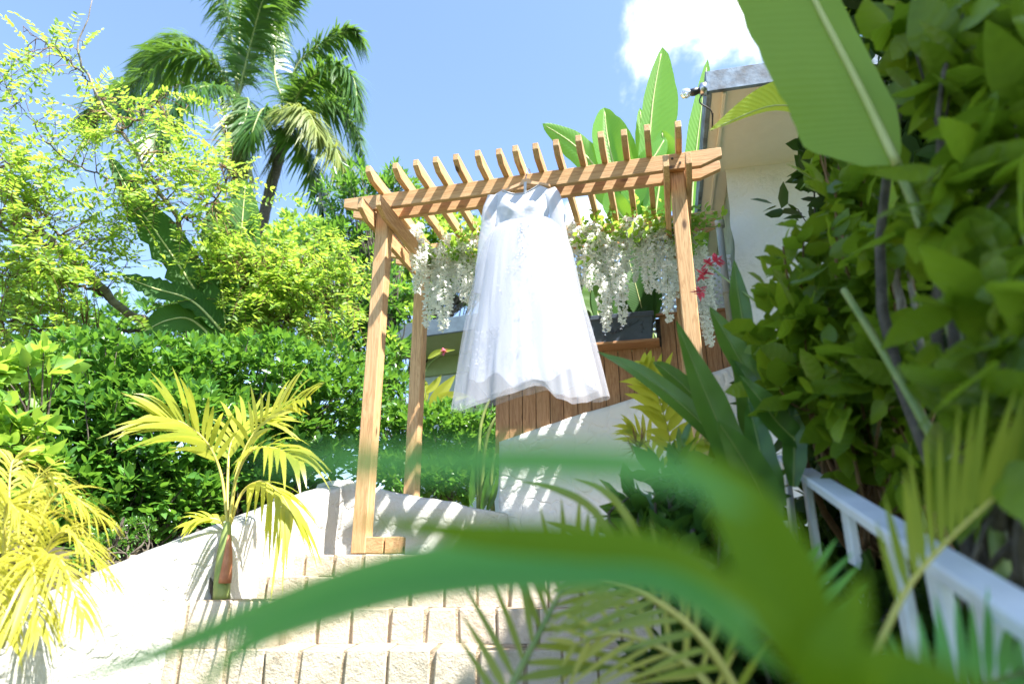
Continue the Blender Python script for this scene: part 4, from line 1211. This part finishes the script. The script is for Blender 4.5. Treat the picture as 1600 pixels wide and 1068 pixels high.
ellipsoid_shrub('broad_tree', 'yellow-green round crowned tree below the palms', 'tree',
    [(480, 390, 60, 50, 10.5, .8), (440, 430, 50, 50, 10.3, .7), (520, 440, 50, 45, 10.4, .7), (410, 480, 60, 50, 10.2, .7), (500, 500, 70, 50, 10.2, .7)], .14, 6500, L_LIGHT, fill=.5)
ellipsoid_shrub('broad_tree', 'light green tree behind the wisteria left of the dress', 'tree',
    [(680, 370, 60, 45, 9.5, .7), (720, 420, 60, 45, 9.6, .7), (660, 440, 55, 60, 9.4, .7), (640, 500, 40, 60, 9.2, .6), (760, 400, 50, 50, 9.6, .7), (800, 450, 60, 50, 9.6, .7)], .13, 7000, L_LIGHT, fill=.5)
ellipsoid_shrub('broad_tree', 'dark green tree far behind the feathery tree', 'tree',
    [(60, 500, 130, 70, 11, 1.0), (200, 540, 120, 60, 11, 1), (340, 520, 120, 70, 11.5, 1), (-60, 540, 80, 90, 11, 1)], .17, 6500, L_HEDGE, fill=.5)
# bamboo-like stems at the corner of the white wall
ps = thing('cane_palm', 'pale arching palm stems between shrub and flagstone wall', 'plant', tuple(at(765, 800, 5.9)))
for pts in ([(748, 800, 5.9), (748, 730, 5.9), (752, 660, 5.9), (775, 600, 5.9)], [(752, 800, 5.9), (756, 710, 5.85), (770, 660, 5.8), (800, 630, 5.8)], [(770, 800, 5.85), (768, 740, 5.8), (778, 690, 5.8)]):
    gq = G(); tube(gq, catmull([at(*q) for q in pts], 16), np.linspace(.022, .012, 17), 7); part('stem', gq, M_STEMG, ps)
leaf_parts(ps, [([(752, 800, 5.8), (765, 750, 5.8), (776, 700, 5.8)], 14), ([(760, 800, 5.8), (772, 770, 5.8), (779, 735, 5.8)], 10), ([(735, 790, 5.9), (742, 740, 5.9), (744, 690, 5.9)], 14)], L_GING, None)
# croton / pink flower sprigs by the far house
cr_ = thing('flowering_sprig', 'thin sprig with a pink flower under the green soffit', 'plant', tuple(at(668, 640, 7.2)))
leaf_parts(cr_, [([(668, 640, 7.2), (690, 612, 7.2), (712, 585, 7.2)], 20), ([(665, 630, 7.2), (660, 600, 7.2), (645, 590, 7.2)], 16), ([(668, 640, 7.2), (700, 622, 7.2), (735, 618, 7.2)], 22), ([(668, 560, 7.1), (685, 550, 7.1), (712, 546, 7.1)], 9), ([(664, 615, 7.2), (680, 600, 7.2), (690, 585, 7.2)], 12)], L_ARECA, None)
gq = G()
for k in range(14):
    V, F, UV = leaflet(at(694, 548, 7.1), rng.normal(0, 1, 3), .055, .04, .1); gq.add(V, F, UV)
part('flower', gq, L_PETP, cr_)
gq = G(); tube(gq, catmull([at(668, 640, 7.2), at(664, 580, 7.15), at(694, 549, 7.1)], 10), .006, 5); part('stem', gq, M_STEMG, cr_)

# ------------------------------------------------------------------ young areca palm on the block
yp = thing('areca_palm', 'young yellow-green areca palm growing by the stair wall', 'palm', tuple(at(347, 932, 3.36)))
gq = G(); P = catmull([at(346, 936, 3.36), at(348, 890, 3.36), at(352, 850, 3.36), at(356, 815, 3.36)], 20)
tube(gq, P, np.interp(np.linspace(0, 1, 21), [0, .3, .7, 1], [.040, .038, .030, .016]), 12); part('trunk', gq, M_STEMG, yp)
gq = G(); tube(gq, catmull([at(351, 910, 3.335), at(356, 872, 3.33), at(358, 835, 3.34)], 10), [.03, .03, .028, .026, .024, .022, .02, .017, .014, .01, .005], 8); part('dry_sheath', gq, plain('red_sheath', (.30, .10, .05), (.42, .18, .09), .6, 20), yp)
gq = G(); tube(gq, catmull([at(336, 935, 3.4), at(331, 915, 3.38), at(326, 896, 3.37)], 6), np.linspace(.02, .004, 7), 6); part('dry_sheath', gq, M_BARK_D, yp)
kw = dict(split=True, r=.009, droop=.35, vee=.35, jit=.07, ang=48, nseg=5)
FY = [([(356, 822, 3.36), (345, 740, 3.4), (322, 690, 3.36), (285, 660, 3.3), (245, 650, 3.22)], .40, 15, dict(up=(.2, -.9, .5), start=.34)),
      ([(358, 822, 3.36), (372, 730, 3.44), (400, 672, 3.46), (440, 640, 3.45), (480, 622, 3.36)], .36, 15, dict(up=(-.2, -.8, .6), start=.36)),
      ([(358, 822, 3.36), (378, 770, 3.38), (408, 752, 3.32), (438, 772, 3.26), (455, 800, 3.22)], .27, 13, dict(up=(.1, -.3, 1), droop=.9, vee=0, start=.35)),
      ([(356, 822, 3.36), (356, 740, 3.5), (362, 690, 3.6), (390, 660, 3.7), (430, 660, 3.75)], .34, 13, dict(up=(0, -.8, .6), start=.36)),
      ([(358, 822, 3.36), (368, 750, 3.34), (392, 705, 3.25), (430, 700, 3.15), (466, 718, 3.1)], .30, 13, dict(up=(0, -.6, .8), droop=.6, start=.4)),
      ([(354, 826, 3.36), (340, 812, 3.38), (318, 810, 3.34), (298, 818, 3.3)], .13, 8, dict(up=(0, -.5, .8), droop=.5, start=.2))]
for P, L, n_, op in FY:
    k2 = dict(kw); k2.update(op)
    frond(yp, [at(*q) for q in P], L, .030, n_, L_ARECA, M_STEMY, **k2)

# ------------------------------------------------------------------ yellow areca clump, bottom left
ya = thing('areca_palm', 'yellow areca palm clump drooping over the wall at the bottom left', 'palm', tuple(at(10, 1010, 2.42)))
for tipx, tipy, mx_, my_, dy in ((165, 812, 90, 770, .0), (172, 905, 100, 830, -.1), (120, 790, 60, 745, .15), (60, 760, 20, 720, .2), (-60, 740, -30, 760, .1), (130, 960, 90, 870, -.25), (60, 985, 50, 880, -.3), (-70, 900, -40, 830, -.1), (150, 850, 80, 800, .1), (30, 800, 10, 790, -.15), (5, 990, -10, 880, -.3)):
    frond(ya, [at(rng.uniform(-15, 30), 1010, 2.42), at((mx_ + 5) / 2, (my_ + 1000) / 2 - 15, 2.42 + dy * .4), at(mx_, my_, 2.42 + dy * .8), at(tipx, tipy, 2.42 + dy)], .185, .0105, 28, L_ARECAY, M_STEMY, r=.007, ang=50, vee=.25, droop=.55, start=.32, jit=.09)

# ------------------------------------------------------------------ banana plants behind the pergola
ba = thing('banana_plant', 'banana plant with tall bright leaves above the right of the pergola', 'plant', tuple(at(1010, 520, 6.6)))
leaf_parts(ba, [([(960, 330, 6.6), (935, 268, 6.55), (895, 225, 6.5), (847, 193, 6.4)], 46, dict(droop=.3)), ([(985, 360, 6.6), (965, 280, 6.6), (950, 220, 6.6), (944, 168, 6.6)], 56, dict(fold=.7)),
                ([(990, 360, 6.65), (982, 290, 6.7), (972, 230, 6.7), (962, 180, 6.75)], 40, dict(fold=.5)), ([(1008, 390, 6.6), (1012, 270, 6.6), (1020, 160, 6.55), (1035, 73, 6.5)], 58, dict(left=.55, right=1.35)),
                ([(1005, 300, 6.8), (1006, 240, 6.8), (1000, 168, 6.8)], 26), ([(1020, 360, 6.5), (1030, 290, 6.45), (1038, 240, 6.4), (1034, 203, 6.35)], 44, dict(fold=.5)),
                ([(985, 330, 6.4), (995, 280, 6.35), (1020, 248, 6.3), (1040, 215, 6.3)], 40), ([(1000, 420, 6.5), (985, 360, 6.4), (960, 320, 6.3), (955, 290, 6.25)], 40)],
           L_BAN, M_RIB, prof_banana, nl=22, rib=.018, ragged=.06)
gq = G(); tube(gq, catmull([at(1010, 560, 6.6), at(1005, 470, 6.6), at(1000, 360, 6.6)], 12), np.linspace(.1, .06, 13), 12); part('trunk', gq, M_STEMG, ba)
bb = thing('banana_plant', 'slim banana plant rising beside the house eave', 'plant', tuple(at(1075, 480, 5.6)))
leaf_parts(bb, [([(1078, 400, 5.6), (1082, 300, 5.6), (1092, 200, 5.55), (1106, 92, 5.5)], 34, {}), ([(1080, 420, 5.7), (1070, 380, 5.7), (1075, 320, 5.7)], 34, {}), ([(1085, 420, 5.5), (1096, 370, 5.5), (1094, 310, 5.5)], 22, {})], L_BAN, M_RIB, prof_banana, nl=22, rib=.012)
bc = thing('strelitzia', 'dark green paddle leaves growing out of the planter trough', 'plant', tuple(fpt(985, 500, .02)))
for k in range(13):
    x0 = rng.uniform(925, 1015); x1 = x0 + rng.uniform(-55, 60); y1 = rng.uniform(350, 440)
    leaf_parts(bc, [([(x0, 505, 5.0), ((x0 + x1) / 2, (505 + y1) / 2, 5.05 + rng.uniform(-.05, .1)), (x1, y1, 5.1 + rng.uniform(-.1, .15))], rng.uniform(30, 52), dict(fold=.35))], L_BAND if k % 3 else L_GING, M_RIB, nl=12, rib=.005)

# ------------------------------------------------------------------ white stair rail at right
railing = thing('stair_railing', 'white painted stair railing half buried in plants at right', 'railing', tuple(at(1240, 850, 2.3)))
p0 = at(1222, 716, 2.45); p1 = at(1660, 1000, .78)
dv = (p1 - p0); sidev = Vector((dv.y, -dv.x, 0)).normalized(); rv = dv.cross(sidev).normalized(); rv = rv if rv.z > 0 else -rv
gq = G(); box(gq, (p0 + p1) / 2 + sidev * -.0 , dv / 2, sidev * .030, rv * .013); o = part('top_rail', gq, M_RAIL, railing, smooth=False); bevel_mesh(o.data, .004)
q0 = p0 - UPV * .32 + dv * .0; q1 = p1 - UPV * .32
gq = G(); box(gq, (q0 + q1) / 2, dv / 2, sidev * .024, rv * .012); o = part('lower_rail', gq, M_RAIL, railing, smooth=False); bevel_mesh(o.data, .004)
for k, tt in enumerate((.03, .24, .50, .69, .80, .89, .97)):
    c_ = p0 + dv * tt
    gq = G(); box(gq, c_ - UPV * .28, dv.normalized() * .028, sidev * .010, UPV * .265); o = part('baluster', gq, M_RAIL, railing, smooth=False); bevel_mesh(o.data, .004)

# ------------------------------------------------------------------ plants at right
gi = thing('ginger_plant', 'shell ginger clump with long dark blades in front of the right post', 'plant', tuple(at(1190, 800, 2.0)))
leaf_parts(gi, [([(1172, 775, 2.0), (1135, 690, 2.0), (1095, 595, 1.98), (1056, 500, 1.95)], 52), ([(1150, 720, 2.1), (1080, 645, 2.12), (1000, 582, 2.15), (933, 549, 2.2)], 32, dict(prof=prof_leaf)),
                ([(1135, 690, 2.2), (1085, 620, 2.2), (1040, 578, 2.2), (1020, 565, 2.2)], 28), ([(1215, 830, 1.75), (1185, 760, 1.75), (1150, 700, 1.72), (1120, 655, 1.7)], 58),
                ([(1190, 620, 2.1), (1155, 560, 2.1), (1130, 515, 2.1), (1108, 478, 2.1)], 36), ([(1260, 700, 1.9), (1220, 665, 1.9), (1185, 620, 1.9), (1155, 585, 1.9)], 40),
                ([(1222, 790, 1.9), (1195, 730, 1.9), (1180, 670, 1.92), (1168, 625, 1.95)], 42), ([(1165, 560, 2.2), (1160, 500, 2.2), (1152, 450, 2.2), (1147, 405, 2.2)], 30),
                ([(1170, 690, 2.1), (1172, 640, 2.1), (1162, 590, 2.1), (1140, 560, 2.1)], 40), ([(1230, 640, 2.1), (1190, 560, 2.1), (1170, 520, 2.1), (1140, 500, 2.1)], 42),
                ([(1200, 760, 2.2), (1150, 720, 2.2), (1130, 650, 2.2)], 40), ([(1240, 760, 1.9), (1240, 680, 1.9), (1225, 610, 1.9)], 36)],
           L_GING, M_GRIB, prof_strap, nl=16, rib=.0026, fold=.3, wav=.02)
ga = thing('areca_palm', 'small yellow areca palm before the white flagstone wall', 'palm', tuple(at(1045, 820, 2.6)))
kw = dict(split=True, r=.006, droop=.3, vee=.3, jit=.08, ang=50, nseg=4, start=.4)
frond(ga, [at(1052, 800, 2.6), at(1050, 740, 2.6), at(1045, 680, 2.58), at(1028, 620, 2.55), at(1005, 575, 2.5)], .22, .040, 11, L_ARECA, M_STEMY, up=(0, -1, .3), **kw)
frond(ga, [at(1048, 800, 2.6), at(1040, 740, 2.65), at(1010, 690, 2.7), at(985, 670, 2.7)], .17, .026, 9, L_ARECA, M_STEMY, up=(0, -.8, .6), **kw)
frond(ga, [at(1054, 800, 2.6), at(1062, 740, 2.55), at(1082, 700, 2.5), at(1100, 690, 2.45)], .17, .032, 9, L_ARECA, M_STEMY, up=(0, -.8, .6), **kw)
ix = ellipsoid_shrub('ixora_bush', 'dark glossy ixora bush at the right end of the steps', 'bush',
    [(1060, 760, 60, 60, 2.3, .2), (1010, 820, 50, 50, 2.3, .2), (1090, 840, 60, 60, 2.2, .2), (1050, 900, 70, 60, 2.2, .25), (1140, 780, 50, 70, 2.2, .2), (1120, 930, 60, 60, 2.1, .2)], .115, 900, L_IXO, part_leaves=280, aspect=1.05, fill=.5, loose=.4)
gq = G()
for k in range(46):
    V, F, UV = leaflet(at(998, 697, 2.35) + Vector(rng.normal(0, .008, 3)), rng.normal(0, 1, 3) + np.array([-.5, -.4, .3]), .075, .007, .1, 3); gq.add(V, F, UV)
part('flower_head', gq, L_IXOF, ix)
gq = G(); tube(gq, catmull([at(1035, 780, 2.35), at(1015, 740, 2.35), at(1003, 705, 2.35)], 8), .004, 5); part('flower_stem', gq, M_STEMG, ix)

rs1 = ellipsoid_shrub('leafy_shrub', 'bright leaved shrub in front of the house wall at right', 'shrub',
    [(1230, 450, 60, 50, 2.0, .2), (1325, 340, 65, 90, 1.8, .25), (1260, 520, 90, 70, 1.9, .25), (1350, 450, 90, 90, 1.7, .25), (1300, 620, 90, 70, 1.8, .25), (1400, 600, 90, 80, 1.6, .25), (1290, 240, 36, 50, 2.0, .15), (1330, 700, 80, 55, 1.85, .2), (1230, 600, 60, 60, 1.95, .2), (1400, 730, 80, 60, 1.7, .2)],
    .100, 950, L_RIGHT, M_BARK_B, base=tuple(at(1440, 980, 2.3)), part_leaves=290, aspect=1.35, whorl=5, fill=.55, loose=.55, upb=.1, stems=6)
for px, py in ((1108, 412), (1098, 428), (1120, 408), (1094, 455)):
    gq = G()
    for k in range(12):
        V, F, UV = leaflet(at(px, py, 2.45) + Vector(rng.normal(0, .006, 3)), rng.normal(0, 1, 3), .036, .018, .1, 3); gq.add(V, F, UV)
    part('red_flower', gq, L_PETR, rs1)
gq = G(); tube(gq, catmull([at(1180, 470, 2.1), at(1140, 440, 2.3), at(1108, 415, 2.45)], 10), .004, 5); part('flower_stem', gq, M_STEMG, rs1)
ellipsoid_shrub('leafy_shrub', 'large leaved shrub closest to the camera at the right edge', 'shrub',
    [(1480, 330, 90, 120, 1.15, .2), (1560, 480, 110, 140, 1.0, .2), (1500, 130, 110, 120, 1.2, .2), (1600, 200, 90, 150, 1.05, .2), (1500, 620, 90, 110, 1.1, .2), (1590, 700, 80, 110, 1.0, .2), (1420, 60, 70, 80, 1.3, .2)],
    .135, 430, L_RIGHT, M_BARK_D, base=tuple(at(1600, 1060, 1.3)), part_leaves=280, aspect=1.3, whorl=4, fill=.6, loose=.6, upb=0, stems=4)
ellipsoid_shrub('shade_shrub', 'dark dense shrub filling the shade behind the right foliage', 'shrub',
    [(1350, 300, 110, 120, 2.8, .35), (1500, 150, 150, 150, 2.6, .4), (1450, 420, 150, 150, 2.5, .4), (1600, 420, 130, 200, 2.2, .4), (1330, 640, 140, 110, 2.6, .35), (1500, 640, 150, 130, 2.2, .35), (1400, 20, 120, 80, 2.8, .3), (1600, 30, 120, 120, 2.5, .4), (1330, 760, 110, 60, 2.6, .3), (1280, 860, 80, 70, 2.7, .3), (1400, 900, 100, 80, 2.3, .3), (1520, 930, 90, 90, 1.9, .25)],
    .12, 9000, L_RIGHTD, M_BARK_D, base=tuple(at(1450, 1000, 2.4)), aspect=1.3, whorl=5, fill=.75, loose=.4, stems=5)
# tree added to shade this corner, above and right of the frame
def crown_tree(label, base, blobs, n, leaf):
    th = thing('shade_tree', label, 'tree', base)
    pos = []
    gs = G(); b0 = np.array(base, float)
    tube(gs, catmull([b0, b0 + np.array([.05, 0, 1.2]), b0 + np.array([-.1, .1, 2.4])], 10), np.linspace(.12, .07, 11), 9)
    for (c_, r_) in blobs:
        tube(gs, catmull([b0 + np.array([-.1, .1, 2.3]), (b0 + np.array([-.1, .1, 2.6]) + np.array(c_)) / 2, np.array(c_)], 8), np.linspace(.06, .015, 9), 6)
        k = int(n * r_[0] * r_[1] / sum(q[1][0] * q[1][1] for q in blobs))
        v = nrmz(rng.normal(0, 1, (k, 3))) * (rng.rand(k, 1) ** .4)
        pos.append(np.array(c_) + v * np.array(r_))
    pos = np.concatenate(pos); d = rng.normal(0, 1, pos.shape) + np.array([0, 0, -.2])
    gq = G(); gq.many(np.array(LEAF_V) * np.array([1, 1.3, 1]), LEAF_F, LEAF_UV, pos, rows(d, nrmz(rng.normal(0, .5, d.shape) + np.array([0, 0, 1]))), rng.uniform(.7, 1.2, len(pos)) * leaf, rng.rand(len(pos)))
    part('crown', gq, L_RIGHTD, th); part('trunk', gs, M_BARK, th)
crown_tree('tree added mostly out of frame to shade the right side and foreground', (3.3, .9, 0), [((2.3, 1.9, 3.4), (.95, .8, .5)), ((2.8, 1.0, 3.7), (1.0, .9, .6)), ((1.9, 1.0, 3.5), (.7, .7, .5)), ((3.3, 2.2, 3.2), (.9, .9, .6)), ((3.0, .0, 3.5), (1.0, .8, .6)), ((2.1, 0.1, 3.6), (.8, .7, .5)), ((2.0, 2.12, 3.6), (.5, .45, .35)), ((1.35, -.6, 3.5), (.9, .7, .45)), ((.9, -1.4, 3.6), (.9, .7, .5)), ((1.5, .4, 3.75), (.7, .7, .4))], 15000, .17)

he = thing('heliconia', 'tall heliconia with one huge pale green leaf leaning over at upper right', 'plant', tuple(at(1575, 960, 1.15)))
leaf_parts(he, [([(1402, 258, 1.2), (1345, 140, 1.18), (1275, 5, 1.15), (1215, -120, 1.12), (1180, -230, 1.1)], 198, dict(left=1.05, right=.32, fold=.12, droop=.1, ragged=.05, wav=.012)),
                ([(1330, 235, 2.1), (1285, 190, 2.1), (1210, 165, 2.1), (1108, 204, 2.1)], 70, dict(left=.35, right=1.3))][:1], L_HELI, M_RIB, prof_banana, nl=30, rib=.010, face=None)
P = [at(1330, 235, 2.1), at(1285, 185, 2.1), at(1210, 165, 2.1), at(1108, 204, 2.1)]
V, F, UV, S = blade(P, msize(95, P[1]), prof_leaf, nl=18, fold=.2, left=.25, right=1.0)
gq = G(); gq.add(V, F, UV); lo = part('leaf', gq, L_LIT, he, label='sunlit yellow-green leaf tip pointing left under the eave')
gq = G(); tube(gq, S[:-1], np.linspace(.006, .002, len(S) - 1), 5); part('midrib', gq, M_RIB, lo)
for pts, r in (([(1402, 258, 1.2), (1440, 350, 1.2), (1490, 520, 1.18), (1540, 720, 1.15), (1575, 960, 1.15)], .012), ([(1318, 452, 1.45), (1380, 550, 1.4), (1450, 670, 1.35), (1520, 800, 1.3)], .010), ([(1330, 235, 2.1), (1380, 330, 1.9), (1450, 520, 1.6), (1540, 800, 1.3)], .008)):
    gq = G(); tube(gq, catmull([at(*q) for q in pts], 24), np.linspace(r * .8, r * 1.2, 25), 8); part('stalk', gq, M_STEMG, he)
# pale bare stems in the shade
bs = thing('bare_shrub', 'pale bare woody stems standing behind the near leaves at right', 'plant', tuple(at(1510, 900, 1.5)))
for pts, r in (([(1520, 900, 1.5), (1475, 650, 1.5), (1410, 480, 1.5), (1395, 380, 1.5)], .014), ([(1540, 900, 1.45), (1490, 700, 1.45), (1435, 520, 1.45), (1420, 420, 1.5)], .010), ([(1330, 560, 1.9), (1280, 480, 1.95), (1235, 430, 2.0)], .006), ([(1350, 640, 1.8), (1290, 560, 1.85), (1225, 440, 1.9)], .006)):
    gq = G(); tube(gq, catmull([at(*q) for q in pts], 20) + rng.normal(0, .003, (21, 3)), np.linspace(r, r * .6, 21), 8); part('stem', gq, M_BARK if r > .008 else M_BARK_B, bs)

# ------------------------------------------------------------------ near palm fronds
fp = thing('areca_palm', 'out of focus green palm with long blades arching across the foreground', 'palm', tuple(at(1330, 1250, 0.390)))
leaf_parts(fp, [([(1330, 1150, 0.390), (1180, 960, 0.406), (1000, 885, 0.421), (820, 878, 0.429), (620, 895, 0.437), (420, 955, 0.445), (250, 1020, 0.452), (80, 1075, 0.460)], 78, dict(left=.8, right=.9)),
                ([(1230, 1060, 0.390), (1040, 905, 0.406), (820, 890, 0.413), (640, 910, 0.421), (480, 960, 0.429), (380, 1010, 0.429), (290, 1100, 0.429)], 66, {}),
                ([(1180, 800, 0.203), (1040, 735, 0.203), (860, 722, 0.203), (660, 722, 0.203), (480, 722, 0.203), (380, 726, 0.203)], 60, {})],
           L_FORE, None, prof_leaf, name='leaflet', nl=26, fold=.18)
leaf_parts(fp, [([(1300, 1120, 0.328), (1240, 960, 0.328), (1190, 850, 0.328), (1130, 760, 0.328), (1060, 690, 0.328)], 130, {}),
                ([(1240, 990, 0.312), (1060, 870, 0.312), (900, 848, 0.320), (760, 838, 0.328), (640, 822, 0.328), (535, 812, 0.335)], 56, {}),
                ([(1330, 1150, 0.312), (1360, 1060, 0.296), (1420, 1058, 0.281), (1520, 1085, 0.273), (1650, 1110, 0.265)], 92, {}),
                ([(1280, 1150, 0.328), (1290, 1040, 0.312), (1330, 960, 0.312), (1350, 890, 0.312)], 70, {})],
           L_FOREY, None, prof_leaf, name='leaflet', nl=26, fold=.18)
gq = G(); tube(gq, catmull([at(1330, 1250, 0.390), at(1310, 1130, 0.382), at(1240, 1010, 0.374), at(1150, 900, 0.359)], 16), np.linspace(.012, .006, 17), 8); part('stalk', gq, M_STEMG, fp)
mp_ = thing('areca_palm', 'yellowing palm frond crossing in front of the lower steps', 'palm', tuple(at(790, 1110, 1.1)))
kw = dict(split=True, droop=.15, vee=.10, jit=.07, nseg=5, r=.009, start=.12, ang=62)
frond(mp_, [at(930, 860, 1.45), at(880, 920, 1.4), at(845, 985, 1.35), at(800, 1070, 1.3), at(770, 1130, 1.28)][::-1], .25, .016, 13, L_FORE2, M_STEMG, up=(0, -1, .2), **kw)
frond(mp_, [at(1140, 1120, 1.15), at(1090, 1050, 1.2), at(1030, 1010, 1.25), at(960, 990, 1.3), at(900, 1005, 1.32)], .15, .011, 10, L_ARECAY, M_STEMY, up=(0, -1, .3), **kw)
frond(mp_, [at(1180, 1130, 1.1), at(1100, 1000, 1.1), at(1010, 930, 1.12), at(920, 905, 1.15)], .16, .012, 12, L_FORE2, M_STEMY, up=(0, -1, .3), **kw)
for P in ([(990, 900, 1.3), (930, 800, 1.32), (870, 765, 1.35), (810, 752, 1.36)], [(1020, 880, 1.3), (975, 800, 1.3), (940, 765, 1.32), (895, 748, 1.34)], [(960, 870, 1.35), (905, 830, 1.36), (850, 812, 1.38)]):
    V, F, UV, S = blade([at(*q) for q in P], msize(13, at(*P[1])), prof_strap, nl=12); gq = G(); gq.add(V, F, UV); part('leaflet', gq, L_FORE2, mp_)
rp = thing('areca_palm', 'bright green palm frond with blades pointing up before the white railing', 'palm', tuple(at(1390, 1010, .95)))
kw = dict(split=True, droop=.05, vee=.12, jit=.06, nseg=5, r=.006, ang=60)
frond(rp, [at(1310, 1120, .95), at(1372, 1010, .95), at(1420, 915, .95), at(1480, 845, .94), at(1550, 780, .92), at(1620, 725, .9)], .19, .015, 16, L_FORE2, M_STEMY, up=(.3, -.9, .1), start=.34, one=-1, **kw)
frond(rp, [at(1300, 1060, 1.0), at(1280, 1000, 1.0), at(1268, 940, 1.0), at(1262, 880, 1.0)], .10, .013, 7, L_FORE, M_STEMG, up=(0, -1, .1), start=.1, **kw)
frond(rp, [at(1400, 1180, .8), at(1450, 1120, .82), at(1510, 1080, .84), at(1580, 1055, .86), at(1650, 1040, .88)], .13, .015, 15, L_FORE, M_STEMG, up=(0, -1, .4), start=.1, **kw)
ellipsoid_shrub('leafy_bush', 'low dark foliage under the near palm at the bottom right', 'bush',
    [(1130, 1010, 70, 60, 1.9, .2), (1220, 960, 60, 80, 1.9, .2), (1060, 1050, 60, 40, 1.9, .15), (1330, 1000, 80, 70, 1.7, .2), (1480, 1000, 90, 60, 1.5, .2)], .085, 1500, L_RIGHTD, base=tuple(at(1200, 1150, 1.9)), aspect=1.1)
